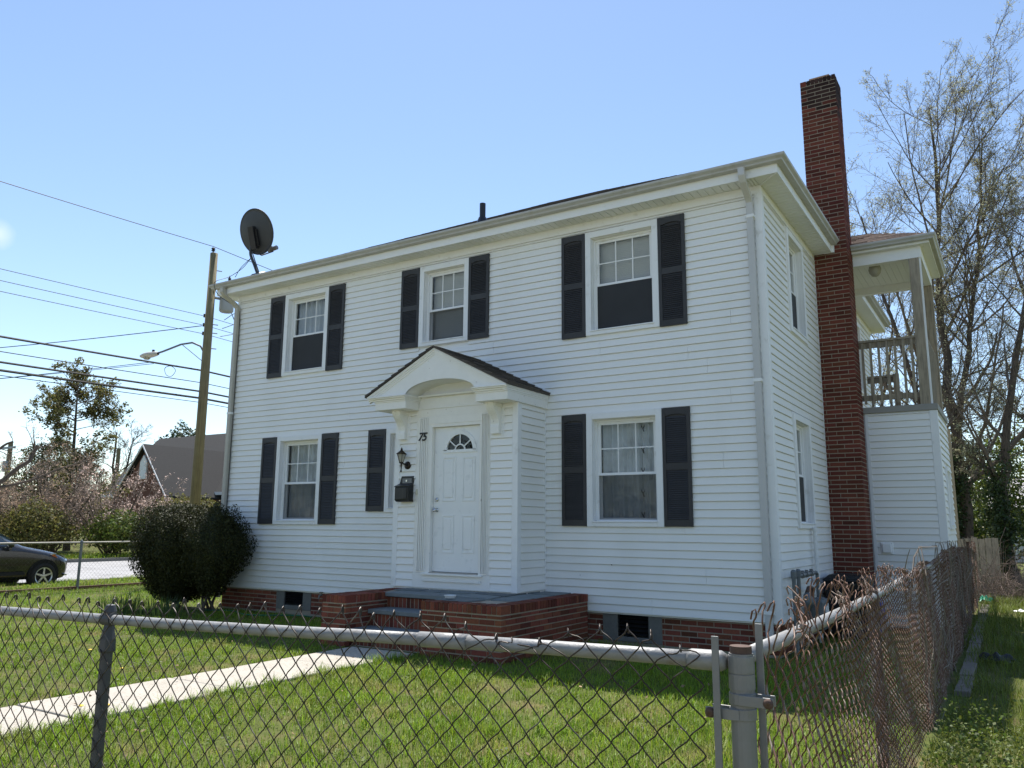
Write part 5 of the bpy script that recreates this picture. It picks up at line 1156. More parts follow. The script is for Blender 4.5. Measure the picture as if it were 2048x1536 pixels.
# ================================================================ near planting
blob_bush('boxwood_bush', (-10.50, -0.50, 0), 'big clipped dark green bush at the left corner of the house', (0.66, 0.72, 0.86), leafbox, 46000, 0.036, 3, square=4.2, bottom=0.10, lumps=0.10, taper=0.5, layers=(0.74, 1.05))
blob_bush('boxwood_bush', (-9.52, -0.58, 0), 'smaller rounded dark bush against the siding beside the big one', (0.62, 0.50, 0.77), leafbox, 22000, 0.036, 4, square=2.6, bottom=0.28, lumps=0.2, taper=0.45, layers=(0.74, 1.06))
def strap_plant(name, loc, label, n, h, spread, m_, seed, cat='plant', group=None):
    rg = np.random.default_rng(seed); V = []; Q = []
    for i in range(n):
        a = rg.uniform(0, 2*math.pi); r0 = spread*0.5*math.sqrt(rg.uniform()); x0, y0 = r0*math.cos(a), r0*math.sin(a); l = h*rg.uniform(0.6, 1.15); lean = rg.uniform(0.1, 0.7); a2 = a+rg.normal(0, 0.5); w = 0.007
        for k_ in range(5):
            f = k_/4; o_ = lean*l*f*f*0.6; x = x0+o_*math.cos(a2); y = y0+o_*math.sin(a2); z = l*f*(1-0.25*lean*f*f); ww = w*(1-0.85*f**2)
            V += [(x-ww*math.sin(a2), y+ww*math.cos(a2), z), (x+ww*math.sin(a2), y-ww*math.cos(a2), z)]
            if k_: q = len(V)-4; Q.append((q, q+1, q+3, q+2))
    o = link(name, npmesh(name, V, Q), m_, None, loc); return tag(o, label, cat, group)
strap_plant('daffodil_clump', (-10.4, -1.62, 0), 'clump of upright daffodil leaves in front of the big bush', 150, 0.38, 0.75, daffl, 3)
strap_plant('daffodil_clump', (-9.6, -1.45, 0), 'sparser daffodil leaves between the two dark bushes and lawn', 110, 0.33, 0.8, daffl, 4)
DAN = [(-3.92, -6.05), (-3.78, -5.92), (-5.2, -4.9), (-1.9, -7.1), (-1.15, -6.6), (-6.6, -4.4), (0.4, -6.0)]
dl = ['dandelion by the walk edge behind the dark fence post', 'second dandelion near the walk, close beside another', 'dandelion in the grass left of the walk', 'dandelion in the near lawn below the top rail', 'dandelion nearest the middle of the front lawn', 'dandelion far out in the left lawn', 'dandelion in the lawn toward the corner post']
for (x, y), lb in zip(DAN, dl):
    t = thing('dandelion', (x, y, 0), 'yellow '+lb, 'flower', 'dandelions in the lawn')
    b = MB(); b.tube([(x, y, 0), (x+0.006, y, 0.04), (x+0.008, y+0.004, 0.075)], 0.0022, 5); b.build('stalk', daffl, t)
    b = MB(); b.lathe([(0.0, -0.006), (0.010, -0.004), (0.021, 0.005), (0.012, 0.010), (0.0, 0.012)], (x+0.008, y+0.004, 0.08), 12); b.build('flower_head', yellowf, t)
# debris in the grass on the right
def rag(name, loc, sx, sy, sz, m_, label, cat, seed):
    rg = np.random.default_rng(seed); n = 14; X, Y = np.meshgrid(np.linspace(-1, 1, n), np.linspace(-1, 1, n)); r2 = np.clip(1-(X**2+Y**2)*0.5, 0, 1)
    Z = sz*(r2*(0.6+0.4*np.sin(X*5+rg.uniform(0, 6))*np.cos(Y*4+rg.uniform(0, 6)))+0.06*rg.random(X.shape)); V = np.stack([X*sx*(1+0.2*np.sin(Y*3)), Y*sy*(1+0.2*np.sin(X*4)), Z], -1).reshape(-1, 3)
    Q = [(i*n+j_, i*n+j_+1, (i+1)*n+j_+1, (i+1)*n+j_) for i in range(n-1) for j_ in range(n-1)]
    tag(link(name, npmesh(name, V, Q, None, True), m_, None, loc), label, cat)
rag('black_bag', (2.10, 1.15, 0.01), 0.17, 0.10, 0.13, blackpl, 'crumpled black bag lying in the shaded side grass', 'bag', 2)
rag('green_scrap', (1.72, 9.9, 0.02), 0.12, 0.12, 0.16, greenpl, 'bright green plastic scrap at the far end of the side fence', 'litter', 3)
rag('paper_litter', (2.36, 7.9, 0.02), 0.12, 0.07, 0.06, whitepl, 'white scrap of litter in the grass at the right', 'litter', 4)
# ================================================================ big trees behind the house
SP1 = [(32, 0.16, 0.99, (32, 64), 0.35, 0.46, 8, 0.07, 0.055, 0.012), (10, 0.15, 1.0, (24, 55), 0.42, 0.5, 6, 0.09, 0.045, 0.0068), (8, 0.12, 1.0, (24, 58), 0.46, 0.5, 4, 0.11, 0.04, 0.0042), (3, 0.1, 1.0, (24, 58), 0.55, 0.6, 2, 0.12, 0.035, 0.003)]
SP2 = [(13, 0.2)+SP1[0][2:], (8,)+SP1[1][1:], (7,)+SP1[2][1:], (3,)+SP1[3][1:]]
gT = 'trees behind the house'
make_tree('tall_tree', (1.10, 16.4, 0), 'tall pale budding tree with a wide open crown behind the house', gT, [
    ([(0, 0, 0), (0.05, 0, 3), (-0.05, 0, 6), (-0.1, 0.2, 9), (0.1, 0, 12), (0.1, 0, 14.4)], 0.20, 0.02),
    ([(-0.25, -0.1, 0), (-0.3, 0, 2.6), (-0.75, 0, 4.6), (-1.1, 0.1, 6.6), (-1.7, 0.2, 9.0), (-2.1, 0.3, 11.4)], 0.13, 0.02),
    ([(0.1, 0, 4.5), (0.6, 0.1, 7), (1.1, 0.3, 10), (1.4, 0.2, 13)], 0.10, 0.02)], SP1, budm, 21, leafsize=0.048, leafn=1)
make_tree('leaning_tree', (2.25, 14.6, 0), 'dark leaning tree with ivy at the right edge of the picture', gT, [
    ([(0, 0, 0), (-0.15, 0, 2.0), (0.0, 0, 3.3), (0.45, 0.1, 5.4), (0.9, 0.2, 8.0), (1.2, 0.4, 10)], 0.17, 0.03),
    ([(-0.1, 0, 2.6), (-0.6, 0, 3.3), (-1.15, 0.2, 4.2)], 0.08, 0.03)], SP2, budm, 22, leafsize=0.048, leafn=0.6)
make_tree('slender_tree', (-2.2, 19.8, 0), 'slender budding tree low behind the chimney and porch roof', gT, [
    ([(0, 0, 0), (0.1, 0, 4), (-0.1, 0, 8.0), (-0.3, 0.2, 11.8)], 0.12, 0.02), ([(0, 0, 2.5), (0.9, 0, 5), (1.5, 0, 8), (1.5, 0, 10.8)], 0.08, 0.02)], [(17,)+SP1[0][1:]]+SP2[1:], budm, 23, leafsize=0.055, leafn=1)
make_tree('spreading_tree', (5.8, 20.0, 0), 'spreading budding tree whose limbs reach in from the right', gT, [
    ([(0, 0, 0), (-0.2, 0, 3), (-0.5, 0, 6), (-0.9, 0, 10), (-1.0, 0, 14)], 0.17, 0.03), ([(-0.2, 0, 3.5), (-1.6, 0, 6), (-2.6, 0, 9), (-3.0, 0, 12)], 0.10, 0.02), ([(0, 0, 3), (-1.8, -0.4, 4.4), (-3.4, -0.8, 5.2)], 0.08, 0.03)], SP2, budm, 24, leafsize=0.052, leafn=1)
# ivy and undergrowth at the foot of the trees
def foliage_cloud(name, label, centres, n, leafsize, m_, seed, cat='foliage', asp=0.7, kind=None):
    rg = np.random.default_rng(seed); Cs = []
    w = np.array([c[3]*c[4]*c[5] for c in centres])**0.67; w /= w.sum()
    for c, ww in zip(centres, w):
        k_ = int(n*ww); sub = max(6, k_//90); cc = rg.normal(0, 0.42, (sub, 3))*np.array(c[3:6])+np.array(c[:3]); ii = rg.integers(0, sub, k_)
        Cs.append(cc[ii]+rg.normal(0, 0.16, (k_, 3))*np.array(c[3:6])**0.5)
    Cs = np.concatenate(Cs); Cs = Cs[Cs[:, 2] > 0.02]; V, Q = leaf_quads(Cs, rg.normal(size=Cs.shape)+np.array([0, 0, 0.6]), leafsize*rg.uniform(0.6, 1.4, len(Cs)), rg, asp)
    o = link(name, npmesh(name, V, Q), m_, None); return tag(o, label, cat, kind=kind)
foliage_cloud('ivy', 'dark ivy wrapped round the two trunks behind the fence', [(0.85, 16.1, 1.6, 0.45, 0.4, 1.7), (2.1, 14.3, 1.7, 0.42, 0.4, 1.8), (1.0, 16.2, 3.0, 0.35, 0.3, 0.8)], 9000, 0.075, leafd, 31, 'ivy', kind='stuff')
foliage_cloud('undergrowth', 'green undergrowth in the dappled wood behind the fence', [(0.4, 18.5, 1.8, 1.6, 1.2, 1.8), (2.6, 19.0, 2.0, 1.8, 1.2, 2.0), (4.2, 18.0, 1.7, 1.4, 1.2, 1.7), (1.6, 20, 3.6, 2.0, 1.0, 1.3), (3.9, 20.5, 4.1, 1.8, 1.0, 1.4), (6.5, 22, 2.6, 2.0, 1.5, 2.0), (-2, 22, 1.6, 2.2, 1, 1.6)], 26000, 0.10, leafg, 32, 'undergrowth', kind='stuff')
foliage_cloud('evergreen_brush', 'dark evergreen brush low behind the side fence', [(0.7, 21.5, 1.5, 3, 1, 1.8), (5.0, 23, 1.8, 3, 1, 2.0), (9, 22, 1.8, 3, 1.2, 2.2), (2.8, 24.5, 3.2, 3.5, 1, 1.7)], 16000, 0.13, leafd, 33, 'brush', kind='stuff')
vr = np.random.default_rng(8)      # tangle of bare brambles where the fence ends
nv = 340; S = np.stack([vr.normal(2.0, 0.55, nv), vr.normal(11.6, 0.8, nv), np.zeros(nv)], 1); d = np.stack([vr.normal(0.1, 0.7, nv), vr.normal(0, 0.6, nv), vr.uniform(0.4, 1.2, nv)], 1); d /= np.linalg.norm(d, axis=1, keepdims=True)
P, Rr = grow(S, d, vr.uniform(0.5, 1.9, nv), np.full(nv, 0.008), np.full(nv, 0.0025), 8, 0.28, -0.07, vr); P[..., 2] = np.maximum(P[..., 2], 0.01)
V, Q = tubes(P, Rr, 4); tag(link('brambles', npmesh('brambles', V, Q, None, True), mat('bramble stem', (0.21, 0.155, 0.12), 0.9, var=0.3), None), 'tangle of bare bramble stems at the far end of the side fence', 'brambles', kind='stuff')
# timber fence and pale garage at the back right
wf = thing('board_fence', (0.5, 13.2, 0), 'low brown board fence seen beyond the end of the chain link fence', 'fence')
for i in range(22):
    x = -1.2+i*0.145; b = MB(); b.box(x, x+0.135, 13.2, 13.22, 0.03, 1.30+rng.uniform(-0.03, 0.03)); b.build('board', woodm, wf)
b = MB(); b.box(-1.2, 2.0, 13.22, 13.26, 1.0, 1.09); b.build('rail', woodm, wf)
ga = thing('garage', (5.5, 38, 0), 'pale walled garage with a grey roof behind the trees', 'garage')
b = MB(); b.box(1.6, 10, 36, 44, 0, 2.5); b.build('wall', mat('pale stucco', (0.55, 0.55, 0.52), 0.8, var=0.08, vscale=2), ga)
b = MB(); b.prism([(35.4, 2.5), (44.6, 2.5), (40, 4.3)], lambda y, z: (1.2, y, z), lambda y, z: (10.4, y, z)); b.build('roof', mat('pale grey roof', (0.36, 0.34, 0.33), 0.8, var=0.12, vscale=3), ga)
b = MB(); b.box(1.1, 10.5, 35.33, 35.4, 2.36, 2.52); b.build('eave_board', mat('brown eave', (0.13, 0.06, 0.045), 0.8), ga)
b = MB(); b.box(4.2, 5.2, 35.96, 36.0, 0.9, 1.9); b.build('window', darkm, ga)

# trees across the front street, behind the viewer: they only show as reflections in the window panes
def copy_tree(src, loc, label, rz):
    t = src.copy(); COL.objects.link(t); t.location = loc; t.rotation_euler = (0, 0, rz); t['label'] = label
    for c_ in src.children: d_ = c_.copy(); COL.objects.link(d_); d_.parent = t
    return t
st_ = [o for o in COL.objects if o.name.startswith('slender_tree')][0]
for i, (x, y, lb) in enumerate(((-5.5, -27, 'budding tree across the front street, mirrored in the left upper window'), (-13, -31, 'budding tree across the front street, mirrored in the lower left window'), (2.5, -30, 'budding tree across the front street, mirrored in the right windows'))):
    t = copy_tree(st_, (x, y, 0), lb, i*1.9); t['group'] = 'trees across the front street'
# ================================================================ across the street
ch_ = thing('brick_church', (-44, 28, 0), 'brown brick building with steep dark shingle roofs across the street', 'building')
b = MB(); b.box(-56, -28, 25.8, 34.2, 0, 3.7); b.build('wall', churchbr, ch_)
b = MB(); b.prism([(25.2, 3.55), (34.8, 3.55), (30.0, 8.35)], lambda y, z: (-56.6, y, z), lambda y, z: (-27.4, y, z)); r1 = b.build('roof', churchrf, ch_)
b = MB(); b.box(-56.6, -27.4, 25.08, 25.2, 3.42, 3.62); b.build('eave_board', trim, r1)
b = MB(); b.box(-47.9, -42.9, 21.55, 25.8, 0, 3.3); b.prism([(-47.9, 3.3), (-42.9, 3.3), (-45.4, 6.25)], lambda x, z: (x, 21.55, z), lambda x, z: (x, 27.5, z)); b.build('wing_wall', churchbr, ch_)
for sg in (-1, 1):
    b = MB(); e = Vector((-45.4+sg*2.85, 21.3, 3.12)); t_ = Vector((-45.4, 21.3, 6.50)); n_ = Vector((0, 0, 0.12))
    e2, t2 = Vector((e.x, 28.5, e.z)), Vector((t_.x, 28.5, t_.z)); b.add([e, t_, t2, e2, e+n_, t_+n_, t2+n_, e2+n_], BOXF); b.build('wing_roof', churchrf, ch_)
    b = MB(); b.add([e+Vector((0, -0.05, -0.02)), t_+Vector((0, -0.05, -0.02)), t_+Vector((0, -0.05, 0.1)), e+Vector((0, -0.05, 0.1)), e+Vector((0, 0.03, -0.02)), t_+Vector((0, 0.03, -0.02)), t_+Vector((0, 0.03, 0.1)), e+Vector((0, 0.03, 0.1))], BOXF); b.build('bargeboard', trim, ch_)
b = MB(); b.prism([(-45.75, 4.35), (-45.05, 4.35), (-45.05, 5.45), (-45.4, 5.9), (-45.75, 5.45)], lambda x, z: (x, 21.44, z), lambda x, z: (x, 21.545, z)); b.build('gable_vent', trim, ch_)
for x in (-40.6, -37.5, -34.4):
    b = MB(); b.box(x, x+1.1, 25.72, 25.795, 0.9, 3.1); o = b.build('window', trim, ch_)
    b = MB(); b.box(x+0.18, x+0.92, 25.70, 25.718, 1.08, 2.92); b.build('pane', mat('dark far glass', (0.05, 0.06, 0.06), 0.2), o)
    b = MB(); b.box(x+0.52, x+0.58, 25.69, 25.70, 1.08, 2.92); b.build('mullion', trim, o)
# verge shrubs and small trees along the far kerb
def twiggy(name, loc, label, h, seed, nst, leafm, n_leaf, lsize, spread=0.5, group=None, bark=None, per=(7, 6, 4), up=0.05, r0=0.05, cat='shrub'):
    rg = np.random.default_rng(seed); t = thing(name, loc, label, cat, group); bark = bark or shrubtw
    S = np.stack([rg.normal(0, 0.18, nst), rg.normal(0, 0.18, nst), np.zeros(nst)], 1); d = np.stack([rg.normal(0, spread, nst), rg.normal(0, spread, nst), np.ones(nst)], 1); d /= np.linalg.norm(d, axis=1, keepdims=True)
    ln = h*rg.uniform(0.7, 1.05, nst); P, Rr = grow(S, d, ln, np.full(nst, r0), np.full(nst, r0*0.25), 8, 0.08, up, rg)
    V, Q = tubes(P, Rr, 5); link('trunk', npmesh('trunk', V, Q, None, True), barkm, t); Ms = []
    for i, p_ in enumerate(per):
        P, Rr, ln = branch(P, Rr, p_, 0.2, 1.0, (20, 55), 0.45, 0.5, 5 if i < 2 else 3, 0.14, 0.03, rg, ln, 0.008 if i < 2 else 0.006); Ms.append(tubes(P, Rr, 3))
    V, Q = cat_meshes(Ms); link('branches', npmesh('branches', V, Q), bark, t)['kind'] = 'stuff'
    if leafm is not None:
        Pt = P[:, 1:].reshape(-1, 3); ii = rg.integers(0, len(Pt), n_leaf); Pt = Pt[ii]+rg.normal(0, 0.08, (n_leaf, 3)); V, Q = leaf_quads(Pt, rg.normal(size=Pt.shape)+np.array([0, 0, .5]), lsize*rg.uniform(0.6, 1.4, n_leaf), rg); link('crown', npmesh('crown', V, Q), leafm, t)
    return t
gS = 'shrubs along the far side of the street'
twiggy('budding_shrub', (-35.6, 10.6, 0), 'wide reddish budding shrub behind the parked car', 4.6, 41, 18, budbr, 4500, 0.075, 0.45, gS)
twiggy('budding_shrub', (-36.6, 7.6, 0), 'reddish brown budding shrub at the left edge beyond the car', 4.1, 42, 15, budbr, 4500, 0.075, 0.5, gS)
twiggy('blossoming_cherry', (-34.2, 12.9, 0), 'grey twiggy shrub with pink blossom sprays reaching right', 4.3, 43, 14, pinkb, 2500, 0.085, 0.55, gS)
twiggy('blossoming_cherry', (-36.0, 16.2, 0), 'pink blossoming branches in front of the brick gable', 2.7, 48, 9, pinkb, 4500, 0.085, 0.6, gS)
def cloud_shrub(loc, rad, leafm, n, ls, seed, label): 
    return blob_bush('leafy_shrub', loc, label, rad, leafm, n, ls, seed, gS, lumps=0.3, square=2.0, stems=4, core=False, layers=(0.35, 1.05))
cloud_shrub((-34.4, 9.3, 0), (1.5, 1.4, 1.15), leafol, 5200, 0.14, 51, 'olive green shrub just above the car roof')
cloud_shrub((-33.2, 12.6, 0), (1.3, 1.5, 0.95), leafg, 5200, 0.14, 52, 'light green shrub beyond the fence post on the far verge')
cloud_shrub((-33.0, 14.8, 0), (1.2, 1.3, 0.8), leafd, 3800, 0.13, 53, 'low dark green shrub left of the clipped bush')
cloud_shrub((-34.5, 17.0, 0), (2.0, 2.2, 1.45), leafol, 7500, 0.14, 54, 'large olive shrub under the brick gable')
cloud_shrub((-33.6, 20.4, 0), (1.8, 2.2, 1.55), leafol, 7500, 0.14, 55, 'olive shrub at the foot of the utility pole')
cloud_shrub((-35.9, 6.6, 0), (1.6, 1.5, 1.3), leafd, 4200, 0.15, 56, 'dark shrub at the left edge behind the car')
rgf = np.random.default_rng(4)
V, Q = leaf_quads(np.stack([rgf.normal(-32.9, 0.15, 160), rgf.normal(14.25, 0.3, 160), rgf.uniform(0.3, 1.25, 160)], 1), rgf.normal(size=(160, 3)), 0.12*rgf.uniform(0.6, 1.4, 160), rgf)
tag(link('forsythia', npmesh('forsythia', V, Q), mat('orange yellow bloom', (0.55, 0.27, 0.03), 0.7, trans=0.3), None), 'small orange yellow flowering spray on the far verge', 'flowers')
# tall open pine-like tree
rg = np.random.default_rng(61); T0 = np.array((-42.2, 15.2, 0.0)); pine = thing('open_pine_tree', tuple(T0), 'tall open evergreen with layered branches left of the brick gable', 'tree')
P, Rr = grow(np.zeros((1, 3)), np.array([[0.0, 0.0, 1.0]]), np.array([9.3]), np.array([0.2]), np.array([0.03]), 14, 0.02, 0.1, rg); V, Q = tubes(P, Rr, 8); link('trunk', npmesh('trunk', V, Q, None, True), barkm, pine)
P1, R1, l1 = branch(P, Rr, 56, 0.25, 0.99, (62, 95), 0.30, 0.45, 6, 0.07, 0.06, rg, np.array([9.3]), 0.02)
P2, R2, l2 = branch(P1, R1, 8, 0.25, 1.0, (25, 60), 0.42, 0.5, 4, 0.1, 0.04, rg, l1, 0.01); P3, R3, l3 = branch(P2, R2, 4, 0.2, 1.0, (20, 60), 0.5, 0.6, 3, 0.1, 0.03, rg, l2, 0.008)
V, Q = cat_meshes([tubes(P1, R1, 4), tubes(P2, R2, 3), tubes(P3, R3, 3)]); link('branches', npmesh('branches', V, Q), twigm, pine)
Pt = P3[:, 1:].reshape(-1, 3); Pt = np.repeat(Pt, 3, 0)+rg.normal(0, 0.09, (len(Pt)*3, 3)); V, Q = leaf_quads(Pt, rg.normal(size=Pt.shape)+np.array([0, 0, 1.]), 0.16*rg.uniform(0.6, 1.3, len(Pt)), rg); link('crown', npmesh('crown', V, Q), leafol, pine)
cloud_shrub((-40.5, 13.2, 0), (2.3, 2.2, 2.7), leafol, 9000, 0.17, 57, 'tall olive green bush under the open pine')
SPF = [(10, 0.25, 0.98, (25, 55), 0.45, 0.5, 6, 0.12, 0.06, 0.03), (7, 0.2, 1, (25, 60), 0.45, 0.5, 5, 0.15, 0.05, 0.018), (6, 0.15, 1, (25, 65), 0.5, 0.5, 3, 0.2, 0.03, 0.013)]
for i, (x, y, h, lb) in enumerate(((-76.7, 38.5, 11.5, 'bare far tree with a wide crown between pine and brick gable'), (-72.5, 41.5, 10.5, 'bare far tree just left of the brick gable peak'), (-80, 33, 9.5, 'bare far tree behind the open pine'))):
    make_tree('bare_tree', (x, y, 0), lb, 'bare trees far behind', [([(0, 0, 0), (0.2, 0, h*0.4), (-0.2, 0.2, h*0.95)], 0.3, 0.05), ([(0, 0, h*0.25), (1.5, 0.5, h*0.6), (2.0, 0.8, h*0.9)], 0.18, 0.04)], SPF, None, 70+i)
blob_bush('round_evergreen', (-68.0, 40.3, 0), 'dense rounded evergreen crown rising behind the dark church roof', (3.6, 3.6, 5.1), leafd, 9000, 0.30, 77, cat='tree', lumps=0.22, square=2.2, stems=3, core=True, bottom=0.4)
# near pruned tree whose limbs enter at the left edge
make_tree('pruned_tree', (-31.9, 4.7, 0), 'pruned tree with thick bare limbs at the left edge', None, [([(0, 0, 0), (0.1, 0, 1.6), (0.3, 0.4, 2.4)], 0.22, 0.16), ([(0.3, 0.3, 2.2), (0.6, 1.3, 2.9), (0.7, 2.4, 3.9), (0.7, 2.7, 4.6)], 0.12, 0.06), ([(0.3, 0.3, 2.2), (0.3, 0.7, 3.2), (0.3, 1.1, 4.2), (0.4, 1.9, 4.7)], 0.10, 0.04), ([(0.5, 1.0, 2.7), (0.7, 2.4, 3.1), (0.8, 3.6, 3.7), (0.9, 4.9, 4.2)], 0.07, 0.02)], [(5, 0.3, 1.0, (30, 70), 0.4, 0.45, 6, 0.14, 0.06, 0.012), (5, 0.2, 1, (25, 60), 0.5, 0.5, 4, 0.15, 0.05, 0.008)], budbr, 81, leafsize=0.06, leafn=0.5)
for i, (x, y, h, lb) in enumerate(((-63.9, 31.1, 8.0, 'short far utility pole left of the brick gable'), (-60.7, 20.6, 7.4, 'far utility pole with a small box near the left edge'))):
    b = MB(); b.tube([(x, y, 0), (x, y, h)], [0.2, 0.16], 8); t = b.build('far_pole', polem); tag(t, lb, 'utility pole')
    if i: b = MB(); b.box(x-0.25, x+0.25, y-0.3, y-0.15, 5.2, 6.0); b.box(x-1.0, x+1.0, y-0.2, y-0.1, 6.9, 7.05); b.build('transformer', transfm, t)
# woods beyond, both sides, so the horizon is closed
def far_wood(name, label, pts, seed, n, m_, ls=0.5, hh=(5, 9)):
    rg = np.random.default_rng(seed); Cs = []
    for x, y, rx in pts:
        k_ = n//len(pts); h = rg.uniform(*hh); cc = rg.normal(0, 0.45, (40, 3))*np.array([rx, rx, h*0.45])+np.array([x, y, h*0.5]); ii = rg.integers(0, 40, k_); Cs.append(cc[ii]+rg.normal(0, 0.55, (k_, 3)))
    Cs = np.concatenate(Cs); Cs = Cs[Cs[:, 2] > 0]; V, Q = leaf_quads(Cs, rg.normal(size=Cs.shape), ls*rg.uniform(0.6, 1.4, len(Cs)), rg); tag(link(name, npmesh(name, V, Q), m_, None), label, 'woods', kind='stuff')
far_wood('far_woods', 'hazy line of far trees beyond the left shrubs', [(-52-rng.uniform(0, 25), 4+i*3.4, 4) for i in range(9)], 91, 16000, leafol, 0.34, (3.2, 5.2))
far_wood('unseen_reflection_woods', 'unseen line of trees added behind the viewer to darken window reflections', [(-48+i*6.5, -38-rng.uniform(0, 6), 4.5) for i in range(15)], 93, 12000, leafol, 0.6, (5, 10))  # unseen trees added so the lower panes reflect something darker
far_wood('right_woods', 'far trees closing the view behind the garage and brambles', [(-8+i*4, 46+rng.uniform(0, 8), 4) for i in range(9)], 92, 14000, leafg, 0.4, (4, 8))
# ================================================================ utility pole, lamp, wires
PX_, PY_ = -16.6, 4.24
up = thing('utility_pole', (PX_, PY_, 0), 'tall wooden utility pole rising behind the left house corner', 'utility pole')
b = MB(); b.tube([(PX_, PY_, 0), (PX_, PY_, 5), (PX_, PY_, 9.2)], [0.145, 0.125, 0.105], 16); b.build('pole', polem, up, smooth=True)
b = MB(); b.lathe([(0.02, 0), (0.02, 0.1), (0.06, 0.11), (0.035, 0.14), (0.06, 0.17), (0.04, 0.2), (0.0, 0.22)], (PX_-0.05, PY_, 9.18), 12); b.build('pin_insulator', blackpl, up)
for z in (8.7, 7.1, 6.85, 6.4): b = MB(); b.tube([(PX_, PY_, z), (PX_+0.12, PY_+0.22, z)], 0.014, 6); b.build('bolt', steelm, up)
for z in (7.35, 7.08, 6.83): b = MB(); b.lathe([(0.0, -0.05), (0.04, -0.045), (0.03, 0), (0.04, 0.045), (0.0, 0.05)], (PX_-0.13, PY_-0.06, z), 10); b.build('spool_insulator', blackpl, up)
tr = thing('pole_transformer', (PX_+0.25, PY_+0.45, 7.2), 'grey cylindrical transformer hung on the utility pole beside the eave', 'transformer')
b = MB(); b.lathe([(0.0, 0), (0.17, 0.02), (0.20, 0.06), (0.20, 0.74), (0.19, 0.80), (0.08, 0.86), (0.0, 0.86)], (PX_+0.12, PY_+0.46, 7.52), 22); b.build('tank', transfm, tr, smooth=True)
b = MB(); b.lathe([(0.03, 0), (0.06, 0.03), (0.03, 0.06), (0.06, 0.1), (0.03, 0.14), (0.05, 0.18), (0.015, 0.24), (0.0, 0.3)], (PX_+0.12, PY_+0.50, 8.37), 10); b.build('bushing', blackpl, tr)
b = MB(); b.tube([(PX_, PY_, 7.9), (PX_+0.08, PY_+0.28, 7.9)], 0.04, 6); b.build('hanger', steelm, tr)
for k_, z in enumerate((7.35, 7.08, 6.83)): b = MB(); b.tube(spline([(PX_+0.12, PY_+0.62, 7.6), (PX_+0.12, PY_+0.85, 7.25), (PX_+0.05, PY_+0.85+0.1*k_, z+0.25), (PX_-0.12, PY_+0.60-0.05*k_, z+0.02)], 5), 0.010, 5); b.build('lead', cablem, tr)
# street light on curved arm
sl_ = thing('street_lamp', (PX_-0.13, PY_, 6.3), 'cobra head street light on a curved arm from the pole', 'street light')
AX = PX_-0.13
b = MB(); b.tube([(AX, PY_, 6.30), (AX-0.12, PY_-0.03, 6.48), (AX-0.4, PY_-0.10, 6.60), (AX-0.8, PY_-0.18, 6.58), (AX-1.45, PY_-0.30, 6.42), (AX-1.65, PY_-0.34, 6.38)], 0.028, 8); b.build('arm', pipem, sl_, smooth=True)
b = MB(); b.tube([(AX, PY_, 6.02), (AX-0.75, PY_-0.17, 6.56)], 0.010, 6); b.build('brace_rod', pipem, sl_)
hd = Vector((AX-1.95, PY_-0.40, 6.34)); ax_ = Vector((-1, -0.2, -0.08)).normalized(); sx = ax_.cross(Vector((0, 0, 1))).normalized(); V = []; Q = []; sts = [(-0.34, 0.05, 0.05), (-0.25, 0.10, 0.075), (-0.05, 0.155, 0.095), (0.12, 0.15, 0.09), (0.26, 0.10, 0.06), (0.32, 0.03, 0.02)]; m_ = 14
for t_, w, h in sts:
    for i in range(m_): a = 2*math.pi*i/m_; V.append(tuple(hd+ax_*t_+sx*w*math.cos(a)+Vector((0, 0, h*math.sin(a)*(1 if math.sin(a) > 0 else 0.7)))))
for i in range(len(sts)-1):
    for j_ in range(m_): Q.append((i*m_+j_, i*m_+(j_+1) % m_, (i+1)*m_+(j_+1) % m_, (i+1)*m_+j_))
b = MB(); b.add(V, Q); b.build('lamp_head', mat('pale lamp housing', (0.50, 0.48, 0.42), 0.5, var=0.08), sl_, smooth=True)
b = MB(); b.lathe([(0.0, -0.07), (0.07, -0.06), (0.105, -0.02), (0.11, 0.02), (0.0, 0.02)], tuple(hd+ax_*0.08+Vector((0, 0, -0.05))), 14); b.build('refractor', lampwh, sl_, smooth=True)
b = MB(); b.lathe([(0.04, 0.0), (0.04, 0.07), (0.0, 0.085)], tuple(hd-ax_*0.15+Vector((0, 0, 0.07))), 10); b.build('photocell', blackpl, sl_)
# overhead cables along the side street and service drops
def cable(name, p, q, sag, r, label, group='overhead wires', n=24):
    p, q = Vector(p), Vector(q); P_ = []
    for i in range(n+1):
        t_ = i/n; c_ = p.lerp(q, t_); c_.z -= 4*sag*t_*(1-t_); P_.append(tuple(c_))
    b = MB(); b.tube(P_, r, 5); tag(b.build(name, cablem), label, 'cable', group)
yN, yF = -36, 42
for z, sg, r, lb, dx in ((9.42, 0.5, 0.010, 'thin top wire running over the pole tip', -0.05), (7.35, 0.35, 0.008, 'upper of the three thin wires left of the pole', -0.16), (7.08, 0.35, 0.008, 'middle of the three thin wires left of the pole', -0.16), (6.83, 0.35, 0.008, 'lowest of the three thin wires above the street light', -0.16),
    (5.77, 0.30, 0.026, 'thick black cable just below the street light', -0.15), (5.42, 0.28, 0.011, 'thin wire between the thick black cables', -0.15), (5.17, 0.26, 0.026, 'middle thick black cable low on the pole', -0.15), (4.98, 0.25, 0.030, 'lowest thick black cable on the pole', -0.15), (4.86, 0.24, 0.009, 'thin wire below all the thick cables', -0.15)):
    cable('overhead_cable', (PX_+dx, yN, z+0.1), (PX_+dx, PY_, z), sg, r, lb+', towards the left edge'); cable('overhead_cable', (PX_+dx, PY_, z), (PX_+dx, yF, z+0.1), sg, r, lb+', on past the house corner')
cable('service_drop', (PX_-0.16, PY_-0.1, 7.05), (-33.0, -6.0, 5.6), 0.3, 0.012, 'service wire crossing the others, falling from pole to the left edge')
